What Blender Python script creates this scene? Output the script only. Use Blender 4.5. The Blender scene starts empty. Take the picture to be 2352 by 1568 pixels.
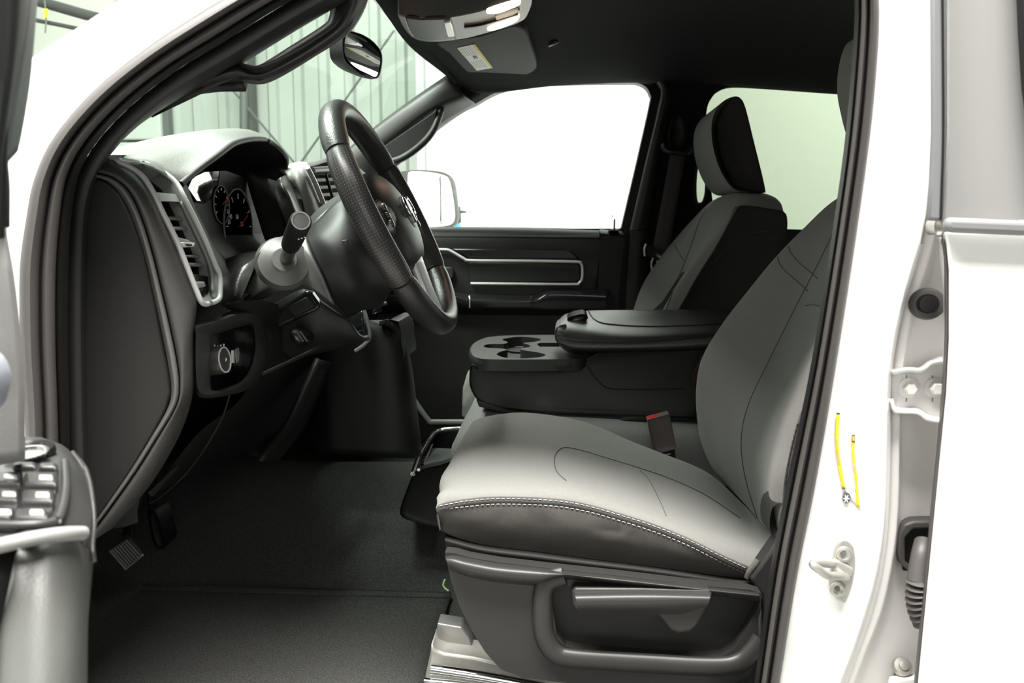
import bpy, bmesh, math, random
from mathutils import Vector, Matrix
from mathutils.geometry import tessellate_polygon
random.seed(4)
scn = bpy.context.scene
COL = scn.collection
# ------------------------------------------------------------------ camera
F = 1900.0
CL = Vector((0, -0.85, 0.75))
PITCH, YAW = math.radians(7.8), math.radians(3.6)
cd = bpy.data.cameras.new('camera'); cam = bpy.data.objects.new('camera', cd); COL.objects.link(cam)
cam.location = CL; cam.rotation_euler = (math.pi/2 - PITCH, 0, YAW)
cd.sensor_width = 22.3; cd.lens = F/2352*22.3; cd.clip_start = .02; cd.clip_end = 100
cd.dof.use_dof = True; cd.dof.focus_distance = 1.25; cd.dof.aperture_fstop = 5.0
scn.camera = cam
# ------------------------------------------------------------------ world, lamps, exposure
w = bpy.data.worlds.new('studio'); scn.world = w; w.use_nodes = True
w.node_tree.nodes['Background'].inputs[0].default_value = (.96, 1, .95, 1)
w.node_tree.nodes['Background'].inputs[1].default_value = 0.2
scn.view_settings.view_transform = 'Standard'; scn.view_settings.look = 'None'
scn.view_settings.exposure = 0.0; scn.view_settings.gamma = 1
def area(name, loc, tgt, size, power, col=(1, 1, 1), sy=None):
    l = bpy.data.lights.new(name, 'AREA'); l.energy = power; l.color = col; l.size = size
    if sy: l.shape = 'RECTANGLE'; l.size_y = sy
    o = bpy.data.objects.new(name, l); COL.objects.link(o); o.location = loc
    o.rotation_euler = (Vector(tgt)-Vector(loc)).to_track_quat('-Z', 'Y').to_euler()
    return o
area('unseen_light', (-.2, -.8, 3.1), (-.2, -.5, 0), 2.6, 500, (1, .965, .92), .8)
area('unseen_light', (-2.7, .95, 2.1), (-.2, .9, .7), 1.4, 18, (.97, 1, .96))  # added lamp ahead of the windshield to brighten seats and wheel
area('unseen_light', (.6, -3.4, 1.9), (.1, .2, .5), 2.0, 30, (1, 1, .97))  # added frontal fill in place of bounce from walls behind the camera
area('unseen_light', (-1.25, .8, 3.1), (-1.0, .8, 0), 1.3, 420, (.98, 1, .95), 2.0)
area('unseen_light', (2.2, 2.3, 3.2), (2.4, 4.2, .8), 3.0, 750, (.97, 1, .95), 1.2)
area('unseen_light', (-1.8, 4.0, 3.4), (-2.0, 5.6, 1.4), 2.4, 60, (.92, 1, .9), 1.2)
# ------------------------------------------------------------------ projection helpers
RM = cam.rotation_euler.to_matrix()
def ray(px, py): return RM @ Vector(((px-1176)/F, (784-py)/F, -1))
def P(px, py, Y):
    d = ray(px, py); return CL + d*((Y-CL.y)/d.y)
def PX(px, py, X):
    d = ray(px, py); return CL + d*((X-CL.x)/d.x)
def PZ(px, py, Z):
    d = ray(px, py); return CL + d*((Z-CL.z)/d.z)
# ------------------------------------------------------------------ mesh helpers
def cr(pts, n, closed=False):
    """Catmull-Rom through pts (tuples), n samples a segment"""
    pts = [Vector(p) for p in pts]; m = len(pts); out = []
    segs = m if closed else m-1
    for i in range(segs):
        if closed: a, b, c, d = pts[(i-1) % m], pts[i], pts[(i+1) % m], pts[(i+2) % m]
        else:
            b, c = pts[i], pts[i+1]
            a = pts[i-1] if i > 0 else b*2-c
            d = pts[i+2] if i+2 < m else c*2-b
        for k in range(n):
            t = k/n
            out.append(.5*((2*b)+(c-a)*t+(2*a-5*b+4*c-d)*t*t+(3*b-a-3*c+d)*t**3))
    if not closed: out.append(pts[-1].copy())
    return out
def resample(pts, n):
    L = [0]
    for a, b in zip(pts, pts[1:]): L.append(L[-1]+(b-a).length)
    out = []; j = 0
    for k in range(n):
        t = L[-1]*k/(n-1)
        while j < len(L)-2 and L[j+1] < t: j += 1
        s = (t-L[j])/max(1e-9, L[j+1]-L[j]); out.append(pts[j].lerp(pts[j+1], min(1, s)))
    return out
def obj(name, verts, faces, mat, parent=None, smooth=True, bevel=0, seg=2, sub=0, solid=0, matidx=None, auto=35):
    me = bpy.data.meshes.new(name)
    off = parent.matrix_world.translation if parent is not None else Vector((0, 0, 0))
    if parent is not None:
        off = Vector((0, 0, 0)); q = parent
        while q is not None: off = off + q.location; q = q.parent
    me.from_pydata([Vector(v)-off for v in verts], [], faces)
    mats = mat if isinstance(mat, (list, tuple)) else [mat]
    for m in mats: me.materials.append(m)
    if matidx:
        for p, i in zip(me.polygons, matidx): p.material_index = i
    bm = bmesh.new(); bm.from_mesh(me); bmesh.ops.remove_doubles(bm, verts=bm.verts, dist=1e-5)
    bmesh.ops.recalc_face_normals(bm, faces=bm.faces); bm.to_mesh(me); bm.free()
    if smooth:
        for p in me.polygons: p.use_smooth = True
        me.set_sharp_from_angle(angle=math.radians(auto))
    o = bpy.data.objects.new(name, me); COL.objects.link(o); o.parent = parent
    if solid:
        s = o.modifiers.new('s', 'SOLIDIFY'); s.thickness = solid; s.offset = -1
    if bevel:
        b = o.modifiers.new('b', 'BEVEL'); b.width = bevel; b.segments = seg; b.limit_method = 'ANGLE'; b.angle_limit = math.radians(40)
        b.harden_normals = False
    if sub:
        s = o.modifiers.new('d', 'SUBSURF'); s.levels = sub; s.render_levels = sub
    return o
def thing(name, label, cat, loc, group=None):
    o = bpy.data.objects.new(name, None); COL.objects.link(o); o.location = loc; o.empty_display_size = .05
    o['label'] = label; o['category'] = cat
    if group: o['group'] = group
    return o
def tag(o, label, cat, group=None):
    o['label'] = label; o['category'] = cat
    if group: o['group'] = group
    return o
def struct(o): o['kind'] = 'structure'; return o
def plate3(name, outer, holes, off, mat, parent=None, bevel=.002, seg=2, smooth=True):
    """outer/holes: lists of 3-D points (front face); off: vector to the back face"""
    loops = [outer]+list(holes); tris = tessellate_polygon(loops)
    fl = [p for l in loops for p in l]; n = len(fl); off = Vector(off)
    V = fl+[p+off for p in fl]; Fc = []
    for t in tris: Fc.append(tuple(t)); Fc.append(tuple(i+n for i in reversed(t)))
    b = 0
    for l in loops:
        m = len(l)
        for i in range(m): a, c = b+i, b+(i+1) % m; Fc.append((a, c, c+n, a+n))
        b += m
    o = obj(name, V, Fc, mat, parent, smooth, bevel, seg)
    bm = bmesh.new(); bm.from_mesh(o.data); bmesh.ops.dissolve_limit(bm, angle_limit=.01, verts=bm.verts, edges=bm.edges) if not holes else None
    bm.to_mesh(o.data); bm.free()
    return o
def plate(name, outline, Y, th, mat, parent=None, holes=(), bevel=.002, curve=0, seg=2, fn=None):
    f = fn or (lambda a, b: P(a, b, Y(a, b) if callable(Y) else Y))
    def mk(l):
        if curve: l = [(v[0], v[1]) for v in cr([(q[0], q[1], 0) for q in l], curve, True)]
        return [f(*q) for q in l]
    return plate3(name, mk(outline), [mk(h) for h in holes], (0, th, 0), mat, parent, bevel, seg)
def sheet3(name, rails, mat, parent=None, nu=24, nv=4, solid=0, matidx=None, closed=False, capn=0):
    """rails: lists of 3-D points; smooth surface through them. matidx: material index for each gap"""
    R = [resample(cr(r, 8), nu) for r in rails]
    rows = []; gi = []
    for g in range(len(R)-1):
        for k in range(nv): rows.append((g, k/nv)); gi.append(g)
    rows.append((len(R)-2, 1.0))
    V = []
    for g, t in rows:
        for i in range(nu):
            b, c = R[g][i], R[g+1][i]
            a = R[g-1][i] if g > 0 else b*2-c
            d = R[g+2][i] if g+2 < len(R) else c*2-b
            V.append(.5*((2*b)+(c-a)*t+(2*a-5*b+4*c-d)*t*t+(3*b-a-3*c+d)*t**3))
    Fc = []; mi = []
    for r in range(len(rows)-1):
        for i in range(nu-1):
            a = r*nu+i; Fc.append((a, a+1, a+1+nu, a+nu)); mi.append(matidx[gi[r]] if matidx else 0)
    return obj(name, V, Fc, mat, parent, solid=solid, matidx=mi, auto=80)
def sheet(name, rails, mat, parent=None, **k):
    return sheet3(name, [[P(*q) for q in r] for r in rails], mat, parent, **k)
def tube3(name, pts, r, mat, parent=None, closed=False, n=10, sm=6, ry=None, up=(0, 1, 0), caps=True):
    C = cr(pts, sm, closed) if sm > 1 else [Vector(p) for p in pts]; m = len(C); V = []; Fc = []
    for i, p in enumerate(C):
        t = (C[(i+1) % m]-C[i-1]) if closed else (C[min(i+1, m-1)]-C[max(i-1, 0)])
        t.normalize(); a = t.cross(Vector(up))
        if a.length < 1e-4: a = t.cross(Vector((1, .1, 0)))
        a.normalize(); b = a.cross(t)
        rr = r(i/(m-1)) if callable(r) else r; r2 = (ry if ry is not None else rr)
        for k in range(n):
            an = 2*math.pi*k/n; V.append(p+a*math.cos(an)*rr+b*math.sin(an)*r2)
    for i in range(m if closed else m-1):
        for k in range(n):
            a, b = i*n+k, i*n+(k+1) % n; j = ((i+1) % m)*n; Fc.append((a, b, j+(k+1) % n, j+k))
    if not closed and caps: Fc.append(tuple(range(n))); Fc.append(tuple((m-1)*n+k for k in range(n)))
    return obj(name, V, Fc, mat, parent, auto=50)
def tube(name, pts, r, mat, parent=None, **k): return tube3(name, [P(*q) for q in pts], r, mat, parent, **k)
def puffy(name, out3, th, rnd, mat, parent=None, m=7, bevel=0, bulge=0.0):
    """side outline (3-D points at the near side), th thick along y, rounded both sides"""
    c = sum(out3, Vector())/len(out3); size = min(max((p-c).length for p in out3), 1e9)*.8
    S = []
    for k in range(m):
        a = math.pi/2*k/(m-1); d = rnd*(1-math.sin(a)); ins = rnd*(1-math.cos(a-0)) if False else rnd*(1-math.sqrt(max(0, 1-(1-math.sin(a))**2)))
        S.append((d, 1-ins/size))
    secs = S+[(th-d, s) for d, s in reversed(S)]
    secs = [(d, s*(1+bulge*math.sin(math.pi*d/th))) for d, s in secs]
    n = len(out3); V = []; Fc = []
    # inner rings to round the cap
    for d, s in secs:
        for p in out3: V.append(c+(p-c)*s+Vector((0, d, 0)))
    for j in range(len(secs)-1):
        for i in range(n): Fc.append((j*n+i, j*n+(i+1) % n, (j+1)*n+(i+1) % n, (j+1)*n+i))
    Fc.append(tuple(range(n))); Fc.append(tuple((len(secs)-1)*n+i for i in range(n)))
    return obj(name, V, Fc, mat, parent, auto=60)
def PO(l, Y, n=4): return [P(v[0], v[1], Y) for v in (cr([(q[0], q[1], 0) for q in l], n, True) if n else [Vector((q[0], q[1], 0)) for q in l])]
def box(name, lo, hi, mat, parent=None, bevel=.003, rot=None, seg=2):
    lo, hi = Vector(lo), Vector(hi)
    V = [Vector((x, y, z)) for x in (lo.x, hi.x) for y in (lo.y, hi.y) for z in (lo.z, hi.z)]
    if rot is not None:
        c = (lo+hi)/2; V = [c+rot@(v-c) for v in V]
    return obj(name, V, [(0, 1, 3, 2), (4, 6, 7, 5), (0, 4, 5, 1), (2, 3, 7, 6), (0, 2, 6, 4), (1, 5, 7, 3)], mat, parent, bevel=bevel, seg=seg)
def disc(name, c, nrm, prof, mat, parent=None, n=28, sx=1.0, up=(0, 0, 1), matidx=None):
    """lathe: prof = [(radius, height)] along nrm"""
    nrm = Vector(nrm).normalized(); a = Vector(up).cross(nrm)
    if a.length < 1e-3: a = Vector((1, 0, 0)).cross(nrm)
    a.normalize(); b = nrm.cross(a); V = []; Fc = []
    for r, h in prof:
        for k in range(n):
            t = 2*math.pi*k/n; V.append(Vector(c)+a*math.cos(t)*r*sx+b*math.sin(t)*r+nrm*h)
    mi = []
    for j in range(len(prof)-1):
        for k in range(n): Fc.append((j*n+k, j*n+(k+1) % n, (j+1)*n+(k+1) % n, (j+1)*n+k)); mi.append(matidx[j] if matidx else 0)
    Fc.append(tuple(range(n))); Fc.append(tuple((len(prof)-1)*n+k for k in range(n))); mi += [0, (matidx[-1] if matidx else 0)]
    return obj(name, V, Fc, mat, parent, matidx=mi, auto=40)
def dashes(name, pts, L, gap, r, mat, parent=None):
    C = resample(cr(pts, 12), 2000); tot = sum((b-a).length for a, b in zip(C, C[1:])); step = tot/1999
    V = []; Fc = []; s = 0
    while s+L < tot:
        a, b = C[int(s/step)], C[min(1999, int((s+L)/step))]; t = (b-a).normalized(); u = t.cross(Vector((0, 1, 0))).normalized(); v = u.cross(t)
        k = len(V)
        for p in (a, b):
            for x, y in ((1, 0), (0, 1), (-1, 0), (0, -1)): V.append(p+u*x*r+v*y*r)
        for i in range(4): Fc.append((k+i, k+(i+1) % 4, k+4+(i+1) % 4, k+4+i))
        Fc.append((k, k+1, k+2, k+3)); Fc.append((k+4, k+5, k+6, k+7)); s += L+gap
    return obj(name, V, Fc, mat, parent, smooth=False)
def text(s, size, o3, xd, yd, mat, name, parent):
    """lettering as a flat curve object placed at o3 with axes xd, yd"""
    cu = bpy.data.curves.new(name, 'FONT'); cu.body = s; cu.size = size; cu.extrude = .0002; cu.align_x = 'CENTER'; cu.align_y = 'CENTER'
    cu.materials.append(mat); o = bpy.data.objects.new(name, cu); COL.objects.link(o)
    xd = Vector(xd).normalized(); yd = Vector(yd); yd = (yd-xd*yd.dot(xd)).normalized(); zd = xd.cross(yd)
    off = Vector((0, 0, 0)); q = parent
    while q is not None: off = off + q.location; q = q.parent
    M = Matrix((xd, yd, zd)).transposed().to_4x4(); M.translation = Vector(o3)-off
    o.matrix_world = M; bpy.context.view_layer.update()
    me = bpy.data.meshes.new_from_object(o.evaluated_get(bpy.context.evaluated_depsgraph_get())); me.transform(M)
    bpy.data.objects.remove(o); o = bpy.data.objects.new(name, me); COL.objects.link(o); o.parent = parent
    return o
# ------------------------------------------------------------------ materials
def mat(name, col, rough=.5, metal=0, bump=0, scale=400, spec=.5, var=0, vscale=60, coat=0, emit=None, estr=0, kind='noise', sheen=0, alpha=None):
    m = bpy.data.materials.new(name); m.use_nodes = True; nt = m.node_tree; N = nt.nodes; b = N['Principled BSDF']
    b.inputs['Base Color'].default_value = (*col, 1); b.inputs['Roughness'].default_value = rough; b.inputs['Metallic'].default_value = metal
    b.inputs['Specular IOR Level'].default_value = spec; b.inputs['Coat Weight'].default_value = coat; b.inputs['Sheen Weight'].default_value = sheen
    tc = N.new('ShaderNodeTexCoord')
    if emit: b.inputs['Emission Color'].default_value = (*emit, 1); b.inputs['Emission Strength'].default_value = estr
    if bump:
        if kind == 'noise':
            t = N.new('ShaderNodeTexNoise'); t.inputs['Scale'].default_value = scale; t.inputs['Detail'].default_value = 2; out = t.outputs['Fac']
        elif kind == 'voronoi':
            t = N.new('ShaderNodeTexVoronoi'); t.inputs['Scale'].default_value = scale; out = t.outputs['Distance']
        else:
            t = N.new('ShaderNodeTexWave'); t.inputs['Scale'].default_value = scale; t.bands_direction = kind; out = t.outputs['Fac']
        nt.links.new(tc.outputs['Object'], t.inputs['Vector'])
        bp = N.new('ShaderNodeBump'); bp.inputs['Strength'].default_value = bump; bp.inputs['Distance'].default_value = .001
        nt.links.new(out, bp.inputs['Height']); nt.links.new(bp.outputs['Normal'], b.inputs['Normal'])
    if var:
        t = N.new('ShaderNodeTexNoise'); t.inputs['Scale'].default_value = vscale; t.inputs['Detail'].default_value = 4
        nt.links.new(tc.outputs['Object'], t.inputs['Vector'])
        r = N.new('ShaderNodeValToRGB'); r.color_ramp.elements[0].position = .3; r.color_ramp.elements[1].position = .7
        r.color_ramp.elements[0].color = (*[c*(1-var) for c in col], 1); r.color_ramp.elements[1].color = (*[min(1, c*(1+var)) for c in col], 1)
        nt.links.new(t.outputs['Fac'], r.inputs['Fac']); nt.links.new(r.outputs['Color'], b.inputs['Base Color'])
    return m
def glass(name, tint, refl=1.0):
    m = bpy.data.materials.new(name); m.use_nodes = True; nt = m.node_tree; N = nt.nodes; N.clear()
    o = N.new('ShaderNodeOutputMaterial'); t = N.new('ShaderNodeBsdfTransparent'); g = N.new('ShaderNodeBsdfGlossy'); mx = N.new('ShaderNodeMixShader'); fr = N.new('ShaderNodeFresnel')
    t.inputs[0].default_value = (*tint, 1); g.inputs['Roughness'].default_value = .01; fr.inputs[0].default_value = 1.45
    ml = N.new('ShaderNodeMath'); ml.operation = 'MULTIPLY'; ml.inputs[1].default_value = refl
    nt.links.new(fr.outputs[0], ml.inputs[0]); nt.links.new(ml.outputs[0], mx.inputs[0]); nt.links.new(t.outputs[0], mx.inputs[1]); nt.links.new(g.outputs[0], mx.inputs[2]); nt.links.new(mx.outputs[0], o.inputs[0])
    return m
M_plastic = mat('grained_charcoal_plastic', (.016, .0157, .0149), .5, spec=.35, bump=.25, scale=900)
M_plastic_l = mat('charcoal_plastic_smooth', (.022, .0213, .0203), .42, spec=.45, bump=.12, scale=1200)
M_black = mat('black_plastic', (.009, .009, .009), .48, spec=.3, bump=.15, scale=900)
M_gloss = mat('gloss_black', (.012, .012, .013), .18)
M_lens = mat('lens_black', (.008, .009, .012), .03, spec=.9, coat=.6)
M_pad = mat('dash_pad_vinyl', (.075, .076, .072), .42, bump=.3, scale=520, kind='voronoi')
M_trimgrey = mat('satin_grey_plastic', (.22, .22, .212), .38, bump=.1, scale=1200)
M_frame = mat('light_silver_trim', (.50, .50, .49), .32, spec=.8)
M_silver = mat('satin_silver', (.62, .61, .6), .35, metal=.45)
M_chrome = mat('chrome', (.8, .8, .8), .1, metal=1)
M_steel = mat('zinc_steel', (.42, .41, .38), .42, metal=.7, var=.08, vscale=90)
M_fab = mat('grey_seat_cloth', (.170, .167, .158), .9, bump=.5, scale=1500, sheen=.1, var=.05, vscale=260)
M_ins = mat('grey_insert_cloth', (.150, .156, .146), .88, bump=.25, scale=140, kind='Y', sheen=.1, var=.04, vscale=260)
M_seam = mat('seam_grey', (.075, .075, .07), .9)
M_fabd = mat('charcoal_seat_cloth', (.070, .066, .060), .85, bump=.5, scale=1500, var=.06, vscale=200)
_nt = M_fabd.node_tree; _b = _nt.nodes['Principled BSDF']; _o = [n for n in _nt.nodes if n.type == 'BUMP'][0]
_t = _nt.nodes.new('ShaderNodeTexNoise'); _t.inputs['Scale'].default_value = 11; _t.inputs['Distortion'].default_value = 1.2; _t.inputs['Detail'].default_value = 1
_p = _nt.nodes.new('ShaderNodeBump'); _p.inputs['Strength'].default_value = .5; _p.inputs['Distance'].default_value = .02
_c = [n for n in _nt.nodes if n.type == 'TEX_COORD'][0]
_nt.links.new(_c.outputs['Object'], _t.inputs['Vector']); _nt.links.new(_t.outputs['Fac'], _p.inputs['Height']); _nt.links.new(_o.outputs['Normal'], _p.inputs['Normal']); _nt.links.new(_p.outputs['Normal'], _b.inputs['Normal'])
M_seatblk = mat('black_seat_vinyl', (.014, .0133, .0125), .65, spec=.3, bump=.4, scale=900)
M_leather = mat('black_leather', (.028, .027, .026), .36, bump=.22, scale=420, kind='voronoi')
M_leather_s = mat('black_leather_smooth', (.019, .0185, .018), .3, bump=.25, scale=700, kind='voronoi')
M_carpet = mat('charcoal_carpet', (.060, .061, .058), .95, spec=.1, bump=1.0, scale=600, var=.45, vscale=420)
M_head = mat('headliner_cloth', (.0085, .0092, .0098), .95, spec=.15, bump=.3, scale=1500, var=.12, vscale=900)
M_rubber = mat('rubber', (.065, .060, .058), .5, bump=.15, scale=700)
M_paint = mat('white_paint', (.80, .80, .78), .3, coat=.5)
M_paintshade = mat('white_paint_shaded', (.74, .715, .70), .35, coat=.3)  # pinkish tint puts the jamb's shading into the white paint
M_white = mat('label_white', (.8, .8, .76), .6)
M_yellow = mat('label_yellow', (.72, .56, .015), .6)
M_ink = mat('label_ink', (.08, .07, .08), .7)
M_inkp = mat('label_ink_pink', (.62, .42, .44), .7)
M_stitch = mat('light_thread', (.33, .32, .30), .8)
M_thread = mat('dark_thread', (.03, .03, .03), .8)
M_belt = mat('belt_webbing', (.045, .038, .036), .7, bump=.6, scale=300, kind='X')
M_red = mat('red_plastic', (.5, .02, .015), .4)
M_orange = mat('orange', (.7, .12, .02), .5)
M_blue = mat('blue', (.05, .35, .6), .5)
M_mirror = mat('mirror_glass', (.92, .93, .92), .01, metal=1)
M_glass = glass('clear_glass', (.93, .97, .94), .6)
M_wind = glass('windshield_glass', (.84, .93, .87), .05)
M_tint = glass('privacy_glass', (.125, .143, .112), .6)
M_tintnear = mat('privacy_glass_painted_glare', (.25, .25, .243), .12, spec=1.0, coat=1.0)  # grey base colour stands in for a bright reflection on the near glass
M_lamp = mat('lit_lamp_lens', (1, .95, .85), .3, emit=(1, .82, .66), estr=5)
M_wall = mat('metal_wall_paint', (.42, .455, .42), .5, var=.04, vscale=3)
M_wallw = mat('white_wall', (.86, .87, .84), .8)
M_door = mat('pale_green_panel', (.50, .54, .50), .6)
M_beige = mat('beige_wall', (.72, .71, .66), .8)
M_colgrey = mat('column_grey_plastic', (.085, .084, .08), .4, bump=.1, scale=1200)
M_endtrim = mat('end_trim_plastic', (.042, .041, .039), .45, bump=.3, scale=700)
M_dark = mat('dark_steel', (.10, .11, .10), .6)
M_hose = mat('dark_hose', (.035, .035, .033), .6)
M_ground = mat('shop_floor', (.42, .42, .40), .5, var=.06, vscale=4)
M_drop = mat('white_backdrop', (.88, .89, .87), .8)
# ================================================================== STUDIO (setting)
def corrugated(name, x0, x1, y, z0, z1, pitch, depth, m):
    V = []; Fc = []; x = x0; pr = []
    while x < x1:
        for dx, dy in ((0, 0), (.52*pitch, 0), (.62*pitch, depth), (.9*pitch, depth)): pr.append((x+dx, y-dy))
        x += pitch
    for (a, b) in pr: V += [(a, b, z0), (a, b, z1)]
    for i in range(len(pr)-1): Fc.append((2*i, 2*i+2, 2*i+3, 2*i+1))
    return obj(name, V, Fc, m, None, smooth=False)
struct(corrugated('wall_front', -9, .6, 5.6, -.8, 4.5, .2, .03, M_wall))
G = struct(box('floor', (-9, -4, -.82), (8, 5.7, -.8), M_ground, bevel=0)); G.name = 'floor'
bk = []
for k in range(14):
    t = k/13*math.pi/2; bk.append((3.9-.0+.0, 0))
prof = [(4.2, 4.2), (4.2, 2.0), (4.2, .2)]+[(4.2-.9*(1-math.cos(math.pi/2*k/10)), -.79+.9*(1-math.sin(math.pi/2*k/10))) for k in range(11)]+[(2.4, -.79)]
V = []; Fc = []
for y, z in prof: V += [(-.86, y, z), (7.5, y, z)]
for i in range(len(prof)-1): Fc.append((2*i, 2*i+1, 2*i+3, 2*i+2))
tag(obj('backdrop', V, Fc, M_drop, None, solid=.01), 'seamless white studio backdrop behind the passenger side windows', 'backdrop')
# ---- columns and braces of the metal building
def P6(px, py, Y=5.45): return P(px, py, Y)
a = P6(575, 300); tag(box('steel_column', (a.x-.03, 5.4, -.8), (a.x+.03, 5.54, 4), M_dark), 'dark steel column of the metal wall seen through the windshield above the gauge hood', 'column')
a = P6(380, 300); tag(box('steel_column', (a.x-.02, 5.46, -.8), (a.x+.02, 5.54, 4), M_dark), 'thin dark post beside the sectional garage door', 'column')
tag(tube('brace_cable', [(520, 190, 5.3), (690, 390, 5.3)], .008, M_dark, sm=1, n=6), 'thin diagonal brace cable crossing the steel column', 'cable')
tag(tube('brace_cable', [(690, 375, 5.3), (905, 70, 5.3)], .008, M_dark, sm=1, n=6), 'thin diagonal brace cable rising behind the steering wheel top', 'cable')
gd = thing('garage_door', 'pale sectional garage door at the left of the metal wall', 'garage door', (P6(300, 300).x, 5.5, -.8))
a, b = P6(60, 260, 5.45), P6(370, 260, 5.45)
for k in range(6): box('panel', (a.x+.5, 5.42, -.78+k*.55), (b.x, 5.5, -.25+k*.55), M_door, gd, bevel=.012)
tag(tube('conduit', [(560, 400, 5.3), (560, 118, 5.3), (548, 112, 5.3), (500, 118, 5.3)], .03, M_dark, sm=1), 'dark bent conduit seen through the pillar grab handle', 'pipe')
# upper left : wall, pipes
struct(box('ceiling', (-9, 1.6, 3.9), (-1.6, 6, 3.96), M_wallw, bevel=0)).name = 'ceiling'
tag(tube('ceiling_pipe', [(60, -5, 3.2), (120, 12, 3.2), (230, 42, 3.2), (300, 48, 3.2)], .025, M_hose), 'thick dark hose running along the top left of the room', 'pipe')
tag(tube('ceiling_pipe', [(60, 42, 3.2), (160, 62, 3.2), (260, 84, 3.2)], .010, M_hose), 'thin dark pipe below the thick hose at top left', 'pipe')
hr = thing('hanging_cord', 'short dark cord with a yellow tag hanging from the hose', 'cord', P(104, 5, 3.18))
tube('cord', [(102, 0, 3.17), (106, 40, 3.17), (104, 76, 3.17)], .004, M_dark, hr, n=6)
plate('tag_label', [(101, 20), (109, 20), (110, 40), (102, 40)], 3.16, .004, M_yellow, hr, bevel=0)
tag(plate('wall_panel', [(-200, -300), (300, -300), (235, 180), (200, 300), (-200, 300)], 5.38, .03, M_beige, bevel=0), 'off white wall panel behind the pipes at top left', 'panel')
# ================================================================== TRUCK SHELL
O_L = [(75,1700),(62,1200),(58,980),(48,815),(44,690),(46,600),(60,500),(78,412),(121,319),(207,217),(319,124),(450,37),(600,-50),(800,-150),(1100,-230),(1500,-260),(1850,-220),(1990,-120),(2019,0),(2007,230),(1973,497),(1920,840),(1873,1113),(1832,1317),(1791,1568),(1770,1700),(1700,1790),(900,1830),(200,1800)]
I_L = [(170,1690),(162,1200),(160,980),(156,815),(156,690),(158,600),(164,500),(182,398),(226,322),(302,242),(402,164),(520,92),(650,12),(830,-80),(1110,-160),(1480,-190),(1800,-150),(1935,-80),(1963,0),(1946,268),(1914,517),(1862,840),(1806,1113),(1768,1317),(1733,1568),(1715,1680),(1650,1730),(900,1770),(250,1740)]
body = thing('truck_body', 'white painted truck cab side around the open front door', 'truck body', (0, 0, -.1))
hole = [(v.x, v.y) for v in cr([(a+(c-a)*.12, b+(d-b)*.12, 0) for (a, b), (c, d) in zip(O_L, I_L)], 4, True)]
plate('body_side', [(-260,1950),(-260,360),(20,161),(78,123),(265,0),(480,-140),(800,-330),(1500,-420),(2160,-420),(2168,300),(2120,560),(2075,700),(2046,860),(2044,1000),(2040,1180),(2024,1304),(2000,1403),(1960,1502),(1938,1568),(1900,1700),(1890,1950)], 0.0, .055, M_paint, body, holes=[hole], bevel=.006, seg=3)
# recessed jamb behind the rear door edge
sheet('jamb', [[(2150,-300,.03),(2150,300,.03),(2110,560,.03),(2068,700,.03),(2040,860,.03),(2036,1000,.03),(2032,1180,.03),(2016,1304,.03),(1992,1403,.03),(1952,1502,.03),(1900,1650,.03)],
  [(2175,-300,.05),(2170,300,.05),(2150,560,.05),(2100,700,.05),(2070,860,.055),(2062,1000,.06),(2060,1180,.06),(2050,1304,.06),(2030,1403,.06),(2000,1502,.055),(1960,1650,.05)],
  [(2260,-300,.055),(2250,300,.055),(2240,560,.055),(2230,700,.055),(2230,860,.06),(2230,1000,.065),(2220,1180,.065),(2210,1304,.065),(2200,1403,.065),(2190,1502,.06),(2170,1650,.055)]], M_paintshade, body, nu=40, nv=6, solid=.012)
# raised pillar ridge running down the painted jamb
sheet('pillar_ridge', [[(2100,560,-.001),(2060,700,-.002),(2030,860,-.003),(2026,1000,-.003),(2022,1180,-.003),(2004,1304,-.003),(1975,1403,-.003),(1935,1520,-.003),(1880,1660,-.003)],
  [(2112,560,-.006),(2070,700,-.007),(2040,860,-.008),(2036,1000,-.008),(2032,1180,-.008),(2016,1304,-.008),(1990,1403,-.008),(1950,1520,-.008),(1896,1660,-.008)],
  [(2122,560,.02),(2078,700,.02),(2048,860,.02),(2046,1000,.02),(2042,1180,.02),(2028,1304,.02),(2004,1403,.02),(1964,1520,.02),(1910,1660,.02)]], M_paint, body, nu=24, nv=4)
# door opening seal: lips and grooves all the way round
def lerpL(f): return [(a+(c-a)*f, b+(d-b)*f) for (a, b), (c, d) in zip(O_L, I_L)]
def loopsheet(name, prof, m, parent, n=6):
    rails = []
    for f, y in prof: rails.append([P(v.x, v.y, y) for v in cr([(a, b, 0) for a, b in lerpL(f)], n, True)])
    V = [p for r in rails for p in r]; N_ = len(rails[0]); Fc = []
    for j in range(len(rails)-1):
        for i in range(N_): Fc.append((j*N_+i, j*N_+(i+1) % N_, (j+1)*N_+(i+1) % N_, (j+1)*N_+i))
    return obj(name, V, Fc, m, parent, auto=60)
loopsheet('door_seal', [(0, .0), (.02, -.008), (.1, -.016), (.22, -.018), (.33, -.012), (.4, -.002), (.42, .008), (.45, .008), (.48, -.006), (.56, -.012), (.66, -.008), (.74, .006), (.76, .016)], M_rubber, body)
loopsheet('seal_trim', [(.74, .016), (.77, .004), (.84, .002), (.95, .012), (1.0, .03), (1.0, .07)], M_black, body)
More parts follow.
